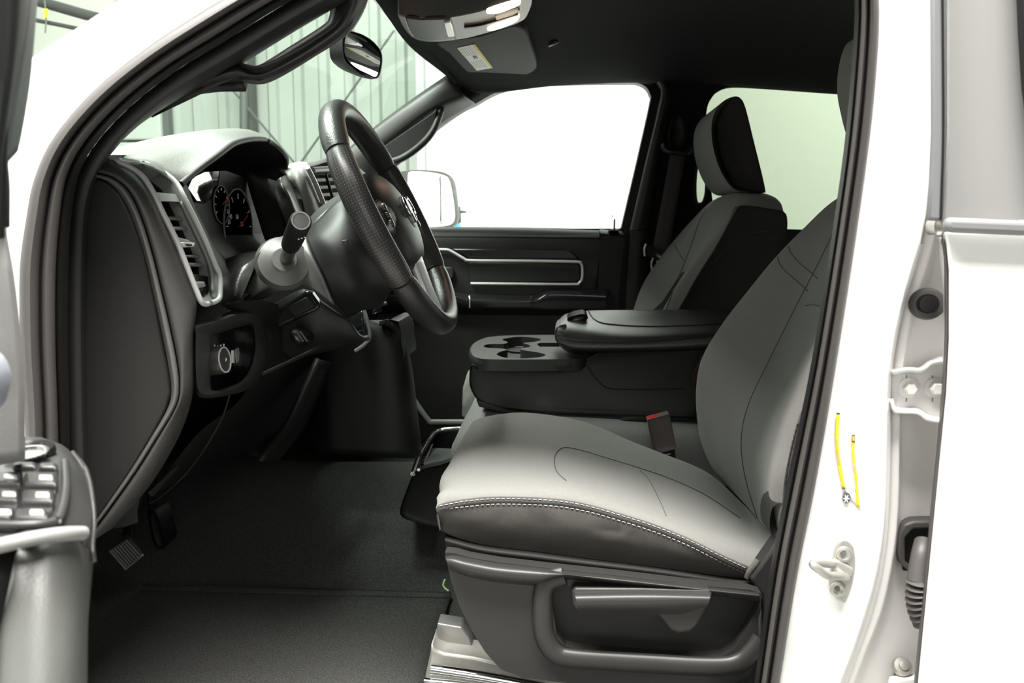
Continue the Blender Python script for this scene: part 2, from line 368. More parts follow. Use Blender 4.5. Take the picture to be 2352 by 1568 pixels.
# driver side front pillar trim with grab handle
pil = thing('pillar_trim', 'dark front pillar trim with grab handle on the driver side', 'pillar trim', P(250, 300, .1))
sheet('trim_panel', [[(166,1260,.05),(155,900,.05),(153,650,.05),(160,480,.05),(180,398,.05),(226,322,.05),(302,242,.05),(402,164,.05),(520,92,.05),(650,12,.05),(830,-90,.05)],
  [(172,1260,.06),(162,900,.06),(160,650,.06),(170,480,.065),(192,392,.07),(244,312,.075),(322,240,.08),(430,170,.085),(540,108,.085),(680,28,.085),(850,-70,.085)],
  [(180,1260,.09),(170,900,.09),(168,650,.09),(180,470,.11),(208,356,.13),(262,292,.135),(350,228,.14),(440,182,.14),(532,124,.13),(735,-2,.13),(880,-90,.13)]], M_plastic, pil, nu=40, nv=6, solid=.015)
sheet('grab_handle', [[(330,246,.15),(430,192,.14),(505,152,.125),(532,133,.12),(565,153,.12),(599,154,.12),(668,112,.12),(745,64,.12),(762,40,.12),(770,-15,.12),(775,-60,.12)],
  [(335,252,.13),(430,206,.11),(505,172,.095),(545,162,.09),(573,172,.088),(612,168,.085),(690,126,.085),(772,70,.085),(800,30,.085),(812,-15,.085),(820,-60,.085)],
  [(335,256,.16),(420,214,.14),(500,196,.12),(550,190,.112),(585,186,.11),(630,174,.11),(712,136,.11),(796,82,.11),(832,34,.11),(850,-15,.11),(862,-60,.11)]], M_plastic_l, pil, nu=60, nv=7, solid=.012)
tube('handle_highlight', [(530,127,.118),(545,146,.117),(575,156,.116),(602,154,.115),(670,112,.115),(745,64,.115),(762,42,.115),(770,-10,.115)], .0035, M_silver, pil)  # silver tube stands in for the highlight on the handle's edge
sheet('lower_fillet', [[(200,368,.16),(300,272,.16),(370,226,.15),(430,204,.145),(500,196,.13),(570,194,.12)],
   [(205,362,.145),(300,262,.15),(370,214,.14),(430,192,.13),(500,182,.12),(560,180,.11)]], M_black, pil, nu=24, nv=3, solid=.01)
# header corner of the windshield on the driver side
# ---- cab floor, hump, firewall
R_ = []
for y, z in ((.04,.085),(.2,.08),(.38,.08),(.56,.082),(.64,.105),(.76,.17),(.9,.205),(1.04,.20),(1.09,.17),(1.13,.09),(1.6,.08)):
    R_.append([Vector((-1.15,y,z+.42)),Vector((-1.0,y,z+.30)),Vector((-.85,y,z+.06)),Vector((-.7,y,z+.0)),Vector((-.3,y,z)),Vector((.2,y,z)),Vector((.8,y,z)),Vector((1.5,y,z))])
fl = sheet3('floor', R_, M_carpet, None, nu=60, nv=4, solid=.01); struct(fl)
tag(sheet3('floor_mat', [[Vector((-.86+.03*k, .06+.05*k*0+y, .088+(.004 if 0<i<3 else 0))) for k in (0,6,12,18,22)] for i, y in enumerate((.0,.02,.47,.49))], M_carpet, None, nu=24, nv=6, solid=.006), 'charcoal carpet floor mat in front of the driver seat', 'floor mat')
tube('hump_seam', [(300,1372,.60),(420,1362,.60),(700,1364,.60),(1010,1372,.60)], .0025, M_plastic, fl, n=6)
box('roof_side', (-.12, -.01, 1.07), (1.95, .07, 1.285), M_paint, body, bevel=.02)
box('sill_panel', (-1.0, .0, -.1), (1.7, .05, .075), M_paint, body, bevel=.01)
struct(box('wall_firewall', (-1.2, .02, .1), (-1.14, 1.62, .8), M_black, bevel=0)).name = 'wall_front'
struct(box('wall_back', (1.9, .02, .0), (1.94, 1.64, 1.2), M_head, bevel=0))
# ---- headliner
xs_near = [Vector((-.36,.06,1.16)),Vector((-.1,.06,1.2)),Vector((.4,.06,1.21)),Vector((1.1,.06,1.2)),Vector((1.9,.06,1.17))]
RL = [xs_near,
 [Vector((-.36,.3,1.19)),Vector((-.1,.3,1.235)),Vector((.4,.3,1.25)),Vector((1.1,.3,1.24)),Vector((1.9,.3,1.2))],
 [P(865,-8,.82),Vector((-.2,.82,1.215)),Vector((.3,.82,1.25)),Vector((1.1,.82,1.245)),Vector((1.9,.82,1.2))],
 [P(940,95,1.15),Vector((-.12,1.15,1.21)),Vector((.3,1.15,1.235)),Vector((1.1,1.15,1.23)),Vector((1.9,1.15,1.19))],
 [P(1030,168,1.45),P(1110,175,1.45),P(1300,165,1.46),P(1560,160,1.47),P(2100,190,1.5)],
 [P(1040,190,1.53),P(1120,205,1.53),P(1300,186,1.54),P(1560,182,1.55),P(2100,214,1.58)]]
cl = struct(sheet3('ceiling', RL, M_head, None, nu=48, nv=8, solid=.012))
sheet3('header_trim', [[P(846,-40,.7),P(865,-5,.82),P(905,55,1.0),P(960,115,1.2),P(1032,170,1.45)],[P(868,-45,.7),P(890,-10,.82),P(930,45,1.0),P(985,108,1.2),P(1050,190,1.46)]], M_head, cl, nu=20, nv=3, solid=.008)
box('roof_skin', (-.45, .0, 1.27), (1.95, 1.66, 1.29), M_paint, body, bevel=.01)
# ---- windshield
ws = sheet3('window_1', [[Vector((-1.08,.05,.80)),Vector((-.75,.07,.99)),Vector((-.36,.09,1.19))],
   [Vector((-1.2,.45,.80)),Vector((-.85,.45,1.0)),Vector((-.42,.45,1.215))],
   [Vector((-1.23,.82,.80)),Vector((-.88,.82,1.0)),Vector((-.44,.82,1.22))],
   [Vector((-1.25,1.2,.78)),Vector((-.87,1.2,.98)),P(960,92,1.2)],
   [Vector((-1.15,1.55,.76)),P(700,412,1.53),P(760,374,1.53),P(945,230,1.51),P(1032,168,1.5)]], M_wind, None, nu=16, nv=5); struct(ws)
# ================================================================== PASSENGER SIDE
YW = 1.56
pd_mat = mat('sill_vinyl', (.045, .046, .043), .32, spec=.6)
pd = thing('vehicle_door', 'dark closed passenger front door with silver trim line and armrest', 'door', P(1200, 800, YW))
def smo(pts, n=4): return [(v.x, v.y) for v in cr([(a, b, 0) for a, b in pts], n)]
win = [(800,525)]+smo([(845,455),(893,388),(950,345),(1000,296),(1060,254),(1092,238),(1140,212),(1200,197),(1290,191),(1440,189),(1466,191),(1484,200),(1493,216),(1493,236),(1462,375)])+[(1427,524)]
plate('door_frame', [(700,1010),(700,560),(740,470),(850,330),(960,300),(1080,200),(1200,170),(1480,165),(1512,190),(1516,225),(1445,530),(1440,1010)], YW+.03, .05, M_black, pd, holes=[win], bevel=.004)
struct_w = sheet('window_glass', [[(795,528,YW+.07),(1000,528,YW+.07),(1430,528,YW+.07)],[(840,400,YW+.07),(1050,380,YW+.07),(1465,380,YW+.07)],[(900,185,YW+.07),(1100,185,YW+.07),(1500,185,YW+.07)]], M_glass, pd, nu=8, nv=2)
sheet('door_panel', [[(300,521,YW+.045),(1100,521,YW+.045),(1380,526,YW+.045)],[(300,527,YW+.005),(1100,527,YW+.005),(1382,532,YW+.005)],[(300,538,YW-.012),(1100,538,YW-.012),(1383,543,YW-.012)],[(300,560,YW-.018),(1100,560,YW-.018),(1380,563,YW-.018)],
  [(300,600,YW-.015),(1100,600,YW-.015),(1375,603,YW-.015)],[(300,660,YW-.015),(1100,660,YW-.015),(1368,660,YW-.015)],[(300,720,YW-.01),(1100,720,YW-.01),(1365,720,YW-.01)],[(300,860,YW-.01),(1100,860,YW-.01),(1360,860,YW-.01)],[(300,1100,YW-.01),(1100,1100,YW-.01),(1350,1100,YW-.01)]], M_plastic, pd, nu=20, nv=5)
sheet('rear_panel_edge', [[(1376,524,YW+.04),(1430,527,YW+.04)],[(1379,533,YW-.01),(1434,538,YW-.01)],[(1379,550,YW-.02),(1434,555,YW-.02)],[(1374,640,YW-.02),(1425,640,YW-.02)],[(1368,720,YW-.02),(1418,720,YW-.02)],[(1360,1000,YW-.02),(1400,1000,YW-.02)]], M_black, pd, nu=8, nv=4)
sheet('window_sill', [[(740,527,YW+.032),(1100,527,YW+.032),(1424,530,YW+.032)],[(740,530.5,YW+.012),(1100,530.5,YW+.012),(1424,533,YW+.012)],[(740,535,YW-.006),(1100,535,YW-.006),(1424,537.5,YW-.006)],[(740,543,YW-.018),(1100,543,YW-.018),(1424,546,YW-.018)]], pd_mat, pd, nu=20, nv=4)
plate('accent_panel', [(1036,571),(1297,572),(1310,576),(1334,596),(1077,593)], YW-.03, .02, M_gloss, pd, bevel=.004)
plate('storage_panel', [(1075,601),(1325,605),(1333,612),(1333,640),(1325,648),(1078,649)], YW-.024, .015, M_plastic, pd, bevel=.003)
tube('silver_trim', [(960,573,YW-.035),(1020,573,YW-.035),(1036,577,YW-.035),(1066,594,YW-.035),(1082,598,YW-.035),(1200,599,YW-.035),(1320,601,YW-.035),(1334,605,YW-.035),(1338,616,YW-.035),(1337,640,YW-.035),(1330,650,YW-.035),(1316,653,YW-.035),(1200,652,YW-.035),(1081,651,YW-.035)], .0042, M_silver, pd, sm=4)
hd = plate('door_handle', [(1000,613),(1036,613),(1041,618),(1041,636),(1036,641),(1000,641)], YW-.04, .02, M_plastic_l, pd, bevel=.003)
def prismx(name, pts, m, parent, nu=12): return sheet(name, pts, m, parent, nu=nu, nv=4)
sheet('armrest', [[(870,668,YW-.02),(1037,668,YW-.02),(1075,672,YW-.02),(1219,676,YW-.02),(1250,664,YW-.02),(1300,662,YW-.02),(1400,664,YW-.02)],
  [(870,676,YW-.07),(1037,676,YW-.07),(1078,684,YW-.07),(1219,686,YW-.07),(1256,672,YW-.07),(1300,671,YW-.07),(1400,674,YW-.07)],
  [(870,684,YW-.08),(1037,684,YW-.08),(1078,692,YW-.08),(1219,694,YW-.08),(1256,682,YW-.08),(1300,680,YW-.08),(1400,684,YW-.08)],
  [(870,705,YW-.07),(1037,705,YW-.07),(1078,708,YW-.07),(1219,710,YW-.07),(1256,712,YW-.07),(1300,712,YW-.07),(1400,712,YW-.07)],
  [(870,720,YW-.02),(1037,720,YW-.02),(1078,722,YW-.02),(1219,724,YW-.02),(1256,724,YW-.02),(1300,724,YW-.02),(1400,724,YW-.02)]], M_gloss, pd, nu=60, nv=5, solid=.004)
for px in (1078, 1220): tube('armrest_seam', [(px,680,YW-.078),(px+1,688,YW-.084),(px+1,706,YW-.078)], .0018, M_silver if px == 1078 else M_black, pd, n=6)
for k in range(2): plate('window_switch', [(1018+k*14,672),(1030+k*14,672),(1030+k*14,678),(1018+k*14,678)], YW-.082, .01, M_trimgrey, pd, bevel=.001)
tube('map_pocket_edge', [(944,906,YW-.08),(955,925,YW-.08),(985,966,YW-.08),(1000,969,YW-.08),(1130,969,YW-.08)], .008, M_trimgrey, pd, sm=3, ry=.004)
sheet('map_pocket', [[(900,905,YW-.075),(1000,905,YW-.075),(1200,905,YW-.075)],[(900,940,YW-.078),(1000,965,YW-.078),(1200,970,YW-.078)],[(900,1010,YW-.07),(1000,1010,YW-.08),(1200,1010,YW-.08)]], M_black, pd, nu=10, nv=4)
lp = thing('lock_pin', 'small upright door lock pin at the end of the passenger window sill', 'lock pin', P(1411, 528, YW))
disc('pin', P(1411,530,YW-.0), (0,0,1), [(.0035,0),(.0035,.03),(.003,.034)], M_silver, lp, n=10); disc('pin_base', P(1411,531,YW), (0,0,1), [(.018,0),(.016,.004),(.006,.006)], M_plastic, lp, n=16)
ws_ = thing('window_sticker', 'tiny faint etched safety mark low on the passenger window', 'sticker', P(1390, 500, YW+.065))
disc('ring_mark', P(1407,496,YW+.064), (0,-1,0), [(.0028,0),(.0028,.0006)], M_trimgrey, ws_, n=12)
for k in range(4): box('mark_line', P(1384,505-k*3,YW+.064)-Vector((0,0,.0004)), P(1400,505-k*3,YW+.064)+Vector((0,.0006,.0004)), M_silver, ws_, bevel=0)
# passenger side roof rail and pillars
ps = thing('side_trim', 'dark trim around the passenger windows with center pillar', 'pillar trim', P(1560, 700, YW))
slot = [(1602,380),(1612,369),(1620,372),(1623,400),(1622,440),(1616,462),(1608,468),(1600,464),(1597,440),(1598,405)]
slot = [(v.x, v.y) for v in cr([(a, b, 0) for a, b in slot], 3, True)]
rwin = smo([(1621,290),(1624,250),(1634,226),(1652,208),(1684,198),(1760,201),(1900,211)])+[(2060,222),(2060,540),(1640,538),(1638,470),(1630,400)]
plate('pillar_cover', [(1440,1010),(1446,528),(1516,232),(1514,200),(1500,180),(1470,168),(1470,120),(2200,120),(2200,1010)], YW-.0, .03, M_head, ps, holes=[slot, rwin], bevel=.003)
sheet('pillar_edge', [[(1446,528,YW),(1480,380,YW),(1515,232,YW),(1513,200,YW),(1498,182,YW),(1465,172,YW)],[(1450,528,YW-.03),(1484,380,YW-.03),(1519,232,YW-.03),(1518,198,YW-.03),(1502,178,YW-.03),(1468,166,YW-.03)],[(1470,528,YW-.034),(1500,380,YW-.034),(1530,232,YW-.034),(1526,190,YW-.034),(1508,168,YW-.034),(1472,155,YW-.034)],[(1486,528,YW-.012),(1512,380,YW-.012),(1540,232,YW-.012),(1536,182,YW-.012),(1514,160,YW-.012),(1478,145,YW-.012)]], M_plastic_l, ps, nu=30, nv=5)
sheet('lower_pillar_cover', [[(1446,529,YW-.002),(1440,620,YW-.002),(1434,720,YW-.002),(1420,1000,YW-.002)],[(1450,529,YW-.034),(1444,620,YW-.034),(1438,720,YW-.034),(1424,1000,YW-.034)],[(1478,529,YW-.038),(1472,620,YW-.038),(1466,720,YW-.038),(1450,1000,YW-.038)],[(1492,529,YW-.012),(1488,620,YW-.012),(1484,720,YW-.012),(1470,1000,YW-.012)]], M_plastic, ps, nu=20, nv=4)
sheet('rear_window_glass', [[(1600,545,YW+.06),(2080,545,YW+.06)],[(1600,190,YW+.06),(2080,190,YW+.06)]], M_tint, ps, nu=4, nv=2)
tube('slot_rim', [(a, b, YW-.004) for a, b in slot], .004, M_plastic, ps, closed=True, sm=3, n=8)
sheet('rear_door_panel', [[(1600,533,YW+.05),(2100,540,YW+.05)],[(1600,540,YW-.01),(2100,548,YW-.01)],[(1600,560,YW-.025),(2100,570,YW-.025)],[(1600,1000,YW-.025),(2100,1000,YW-.025)]], M_plastic, ps, nu=10, nv=4)
# roof rail over passenger door
sheet('roof_rail', [[(840,330,YW+.0),(893,388,YW+.03),(960,338,YW+.03),(1010,288,YW+.03),(1092,237,YW+.03),(1140,212,YW+.03),(1200,196,YW+.03),(1290,190,YW+.03),(1440,188,YW+.03),(1500,200,YW+.03)],
 [(845,318,YW-.03),(900,378,YW-.02),(962,322,YW-.02),(1010,274,YW-.02),(1085,226,YW-.02),(1140,200,YW-.02),(1200,184,YW-.02),(1290,180,YW-.02),(1440,178,YW-.02),(1500,186,YW-.02)],
 [(850,312,YW-.05),(900,330,YW-.05),(962,280,YW-.05),(1010,235,YW-.05),(1070,196,YW-.05),(1140,184,YW-.05),(1200,172,YW-.05),(1290,168,YW-.05),(1440,166,YW-.05),(1500,170,YW-.05)]], M_head, ps, nu=40, nv=5)
# passenger A pillar with grab handle
pa = thing('pillar_trim', 'dark front pillar trim with grab handle on the passenger side', 'pillar trim', P(930, 310, 1.5))
sheet('trim_panel', [[(700,410,1.50),(760,372,1.50),(860,291,1.50),(945,228,1.49),(1030,169,1.48)],
  [(705,414,1.48),(765,376,1.48),(866,296,1.48),(950,236,1.47),(1036,178,1.46)],
  [(740,420,1.47),(800,380,1.47),(884,318,1.47),(965,256,1.46),(1052,200,1.45)],
  [(770,440,1.48),(820,410,1.48),(888,345,1.49),(985,262,1.47),(1066,222,1.46)],
  [(800,470,1.52),(840,440,1.52),(895,392,1.54),(1005,296,1.54),(1092,240,1.53)]], M_plastic_l, pa, nu=30, nv=6, solid=.012)
plate('handle_recess', [(876,352),(884,335),(930,303),(990,262),(1003,250),(1000,266),(992,290),(972,318),(930,350),(900,362),(886,362)], 1.45, .012, M_black, pa, bevel=.003, curve=3)
tube('grab_handle', [(874,352,1.47),(890,368,1.45),(912,368,1.44),(945,350,1.44),(978,322,1.44),(998,294,1.45),(1010,262,1.47),(1014,246,1.48)], .010, M_plastic, pa, sm=6, ry=.012, n=14)
# ================================================================== EXTERIOR MIRROR (passenger)
tag(box('backdrop_post', (P(959,380,4.15).x, 4.12, -.79), (P(976,380,4.15).x, 4.17, 3.4), mat('pale_grey_post', (.26,.28,.27), .5)), 'pale grey upright post at the left edge of the white backdrop', 'post')
em = thing('side_mirror', 'large passenger side exterior mirror seen through the window', 'mirror', P(980, 525, 1.95))
YM = 1.92
mo = [(912,400),(925,393),(960,390),(1000,392),(1025,398),(1038,412),(1044,440),(1049,480),(1050,500),(1044,516),(1028,524),(1000,526),(960,527),(930,527),(912,522),(906,500),(905,465),(905,430),(907,410)]
plate('housing', mo, lambda a, b: YM+(a-938)*.0023, .07, M_plastic, em, bevel=.005, seg=3, curve=3)
mg = [(946,394),(965,394.5),(990,396.5),(1020,403),(1031,413),(1038,440),(1043,475),(1044,500),(1038,513),(1024,518),(1000,520),(970,521),(942,521),(937,516),(936,500),(936,460),(936,425),(937,402),(940,396)]
def Ym(px, py): return YM-.012+(px-938)*.00000
plate('mirror_glass', mg, lambda a, b: YM-.006+(a-938)*.0023, .006, mat('outside_mirror_glass', (.9, .91, .9), .02, metal=1), em, bevel=.001, curve=3)
tube('glass_split', [(1012,402,YM-.0075+.168),(1014,517,YM-.0075+.170)], .0013, M_dark, em, sm=1, n=6)
sheet('mirror_arm', [[(840,500,YM-.27),(880,500,YM-.1),(925,500,YM-.03)],[(840,530,YM-.27),(880,530,YM-.1),(925,530,YM-.03)]], M_plastic, em, nu=4, nv=2, solid=.02)
ck = thing('camera_clamp', 'small dark clamp standing behind the exterior mirror', 'clamp', P(1060, 500, 2.4))
plate('bracket', [(1050,474),(1056,474),(1058,510),(1050,514)], 2.4, .03, M_hose, ck, bevel=.002)
plate('clamp_jaw', [(1054,482),(1070,484),(1072,488),(1054,490)], 2.4, .03, M_hose, ck, bevel=.002)
plate('clamp_tip', [(1078,482),(1081,482),(1081,490),(1078,490)], 2.4, .02, M_trimgrey, ck, bevel=.001)
tube('clamp_rod', [(1068,486,2.41),(1080,486,2.41)], .003, M_trimgrey, ck, sm=1)
tag(puffy('blue_jug', PO([(1045,506),(1054,504),(1056,530),(1044,530)], 2.6, 0), .06, .01, M_blue), 'small blue container peeking from behind the exterior mirror', 'container')
# ================================================================== SEAT BELT passenger
sb = thing('seat_belt', 'dark seat belt hanging on the passenger center pillar', 'seat belt', P(1540, 560, 1.52))
sheet('belt_strap', [[(1541,346,1.50),(1522,450,1.50),(1497,582,1.50)],[(1576,350,1.50),(1557,455,1.50),(1534,590,1.50)]], M_belt, sb, nu=14, nv=3, solid=.002)
tube('belt_guide', [(1524,330,1.49),(1530,345,1.488),(1555,350,1.487),(1578,350,1.488),(1583,338,1.49)], .008, M_gloss, sb)
puffy('guide_cover', PO([(1545,275),(1556,262),(1570,270),(1576,300),(1572,330),(1560,345),(1544,340),(1538,310)], 1.48, 3), .05, .015, M_black, sb)
puffy('belt_tongue', PO([(1484,566),(1492,560),(1532,584),(1530,600),(1488,592)], 1.485, 2), .02, .006, M_gloss, sb)
tube('tongue_loop', [(1500,592,1.49),(1496,606,1.49),(1499,620,1.49),(1508,616,1.49),(1510,598,1.49)], .0025, M_silver, sb, n=8)
tube('tongue_edge', [(1481,588,1.484),(1480,572,1.484),(1484,560,1.484)], .003, M_silver, sb, n=8)
sheet('lower_strap', [[(1495,610,1.51),(1490,720,1.51)],[(1528,610,1.51),(1520,720,1.51)]], M_belt, sb, nu=6, nv=2, solid=.002)
# ================================================================== DRIVER SEAT
ds = thing('car_seat', 'grey cloth driver seat in front with charcoal side shield and lever', 'seat', P(1380, 1568, .35))
def front(r, dz=.085, dx=.014):
    p = [P(*q) for q in r]; a = p[0]
    return [a+Vector((dx, 0, -dz)), a+Vector((.001, 0, -dz*.45))]+p
c_rails = [
 front([(1006,1203,.165),(1029,1226,.165),(1108,1250,.165),(1226,1265,.165),(1344,1281,.165),(1502,1301,.165),(1640,1320,.165),(1722,1330,.165)], .012, .003),
 front([(1004,1185,.15),(1030,1190,.15),(1108,1196,.148),(1226,1203,.146),(1344,1218,.146),(1502,1250,.148),(1640,1292,.152),(1722,1318,.158)], .02, .003),
 front([(1005,1160,.147),(1068,1146,.147),(1147,1140,.147),(1265,1144,.147),(1344,1156,.147),(1423,1178,.147),(1502,1203,.148),(1581,1235,.149),(1660,1274,.15),(1726,1303,.155)], .032, .003),
 front([(1007,1134,.165),(1068,1118,.17),(1147,1112,.172),(1265,1113,.172),(1344,1126,.172),(1462,1165,.172),(1581,1210,.172),(1680,1248,.172),(1745,1275,.175)], .05, .004),
 front([(1014,1100,.22),(1080,1082,.22),(1160,1078,.22),(1270,1086,.22),(1400,1118,.22),(1500,1153,.22),(1600,1193,.22),(1755,1262,.22)]),
 front([(1032,1064,.29),(1090,1042,.29),(1170,1040,.29),(1270,1048,.30),(1400,1084,.30),(1500,1120,.30),(1610,1166,.30),(1765,1255,.30)]),
 front([(1052,1026,.38),(1100,1010,.38),(1180,1002,.38),(1280,1018,.38),(1400,1052,.38),(1500,1084,.38),(1620,1135,.38),(1770,1245,.38)]),
 front([(1068,996,.44),(1115,978,.44),(1190,969,.44),(1285,982,.44),(1390,1012,.44),(1500,1052,.44),(1625,1110,.44),(1775,1235,.44)]),
 front([(1086,970,.50),(1130,954,.50),(1200,947,.50),(1290,957,.50),(1365,976,.50),(1450,1013,.50),(1530,1044,.50),(1600,1072,.50),(1655,1108,.50),(1775,1225,.50)]),
 front([(1096,985,.55),(1140,972,.55),(1205,966,.55),(1290,976,.55),(1365,995,.55),(1450,1030,.55),(1530,1060,.55),(1640,1115,.55),(1770,1225,.55)], .06),
 front([(1105,1040,.565),(1140,1030,.565),(1205,1020,.565),(1290,1030,.565),(1450,1075,.565),(1640,1160,.565),(1770,1240,.565)], .03)]
sheet3('cushion', c_rails, [M_fabd, M_fab, M_ins], ds, nu=64, nv=8, matidx=[0,0,1,1,1,1,1,1,1,1])
# insert panel, very slightly raised
ins = [[(1292,1100,.215),(1345,1108,.215),(1400,1122,.215),(1500,1157,.215),(1600,1197,.215),(1750,1262,.215)],
       [(1276,1068,.27),(1335,1074,.27),(1400,1096,.27),(1500,1132,.27),(1605,1178,.27),(1756,1256,.27)],
       [(1278,1044,.325),(1335,1052,.325),(1400,1073,.325),(1500,1107,.325),(1612,1155,.325),(1762,1250,.325)],
       [(1296,1030,.37),(1345,1040,.37),(1400,1053,.37),(1500,1085,.37),(1618,1136,.37),(1768,1246,.37)]]
from mathutils.bvhtree import BVHTree
def on_surface(o, parentloc):
    dg = bpy.context.evaluated_depsgraph_get(); bm = bmesh.new(); bm.from_mesh(o.data); t = BVHTree.FromBMesh(bm); bm.free(); return t
def project(o, pts, lift=.001, offloc=None):
    """pixel points -> 3-D points on object o, lifted towards the camera side"""
    off = Vector((0, 0, 0)); q = o.parent
    while q is not None: off = off+q.location; q = q.parent
    bm = bmesh.new(); bm.from_mesh(o.data); t = BVHTree.FromBMesh(bm); bm.free(); out = []
    for a, b in pts:
        d = ray(a, b).normalized(); h = t.ray_cast(CL-off, d)
        if h[0] is None: continue
        n = h[1] if h[1].dot(d) < 0 else -h[1]
        out.append(h[0]+off+n*lift)
    return out
cush = bpy.data.objects['cushion']
def seam(o, pts, r, m, parent, name='seam', n=6, lift=.0005):
    q = project(o, [(v.x, v.y) for v in cr([(a, b, 0) for a, b in pts], 5)], lift)
    if len(q) > 2: return tube3(name, q, r, m, parent, sm=1, n=n)
seam(cush, [(1300,1104),(1280,1085),(1273,1062),(1278,1040),(1298,1028),(1340,1036),(1383,1049),(1462,1073),(1540,1100),(1620,1137),(1700,1190)], .0008, M_seam, ds)
seam(cush, [(1470,1080),(1492,1105),(1515,1150),(1530,1185)], .0006, M_seam, ds)
st1 = [(1010,1158),(1068,1146),(1147,1140),(1265,1144),(1344,1156),(1423,1178),(1502,1203),(1581,1235),(1660,1274),(1720,1302)]
for dy in (5, 17):
    q = project(cush, [(v.x, v.y) for v in cr([(a, b+dy*(.6 if a < 1030 else 1), 0) for a, b in st1], 6)], .001)
    dashes('stitching', q, .0042, .0024, .0006, M_stitch, ds)
seam(cush, [(a, b+11) for a, b in st1], .0018, M_thread, ds, lift=0)
# skirt below the cloth
sheet('cushion_skirt', [[(1024,1228,.17),(1108,1248,.17),(1226,1262,.17),(1344,1278,.17),(1502,1298,.17),(1640,1316,.17),(1735,1326,.17)],
 [(1022,1240,.155),(1108,1263,.155),(1226,1278,.155),(1344,1293,.155),(1502,1312,.155),(1640,1332,.155),(1738,1342,.155)],
 [(1026,1262,.165),(1112,1285,.165),(1226,1302,.165),(1344,1316,.165),(1502,1336,.165),(1640,1356,.165),(1740,1366,.165)],
 [(1040,1290,.18),(1112,1310,.18),(1226,1330,.18),(1344,1346,.18),(1502,1366,.18),(1640,1386,.18),(1740,1396,.18)]], M_seatblk, ds, nu=30, nv=5)
# plastic side shield
so = [(1022,1268),(1045,1270),(1080,1280),(1147,1291),(1265,1305),(1423,1322),(1581,1341),(1722,1354),(1748,1362),(1748,1500),(1720,1552),(1640,1590),(1400,1580),(1200,1556),(1150,1536),(1115,1498),(1085,1450),(1055,1390),(1035,1330)]
rec = [(1268,1343),(1420,1352),(1640,1366),(1748,1378),(1740,1395),(1712,1450),(1690,1486),(1660,1506),(1620,1511),(1480,1505),(1340,1494),(1300,1484),(1278,1456),(1270,1400)]
plate('side_shield', so, .118, .018, M_plastic_l, ds, holes=[rec], bevel=.008, seg=4)
plate('shield_recess', [(1260,1335),(1750,1370),(1745,1400),(1700,1495),(1660,1520),(1480,1515),(1300,1495),(1265,1450)], .135, .03, M_plastic, ds, bevel=0)
# raised upper ledge of the shield
sheet('shield_ledge', [[(1022,1276,.125),(1040,1272,.125),(1080,1279,.125),(1147,1290,.125),(1265,1304,.125),(1423,1321,.125),(1581,1340,.125),(1740,1358,.125)],
 [(1024,1284,.105),(1045,1284,.1),(1080,1292,.1),(1147,1304,.1),(1265,1314,.1),(1423,1330,.1),(1581,1348,.102),(1744,1366,.105)],
 [(1030,1300,.103),(1050,1306,.098),(1085,1318,.098),(1150,1328,.098),(1235,1334,.098),(1300,1322,.1),(1423,1338,.103),(1581,1356,.105),(1745,1374,.108)],
 [(1034,1310,.118),(1055,1318,.117),(1090,1328,.117),(1150,1338,.117),(1236,1344,.117),(1302,1330,.117),(1423,1344,.117),(1581,1362,.117),(1745,1380,.117)]], M_plastic_l, ds, nu=50, nv=5)
tube('shield_rib', [(1296,1322,.113),(1262,1334,.113),(1248,1360,.113),(1246,1420,.113),(1252,1465,.113),(1275,1500,.113),(1320,1512,.113),(1480,1522,.113),(1640,1530,.113),(1700,1520,.114),(1735,1488,.115),(1750,1465,.116)], .0125, M_plastic_l, ds, sm=5, ry=.008, n=12)
lev = [(1312,1356),(1322,1350),(1480,1350),(1628,1354),(1638,1358),(1636,1380),(1622,1410),(1604,1440),(1586,1454),(1556,1457),(1538,1448),(1524,1428),(1514,1416),(1480,1412),(1345,1412),(1325,1406),(1314,1390)]
lv = plate('recline_lever', lev, .100, .022, M_plastic_l, ds, bevel=.005, seg=4)
sheet('lever_ridge', [[(1320,1358,.1),(1480,1356,.1),(1632,1360,.1)],[(1322,1372,.089),(1480,1370,.089),(1630,1374,.091)],[(1326,1392,.088),(1480,1392,.088),(1620,1392,.092)],[(1330,1408,.1),(1480,1410,.1),(1560,1412,.1)]], M_plastic_l, ds, nu=16, nv=5)
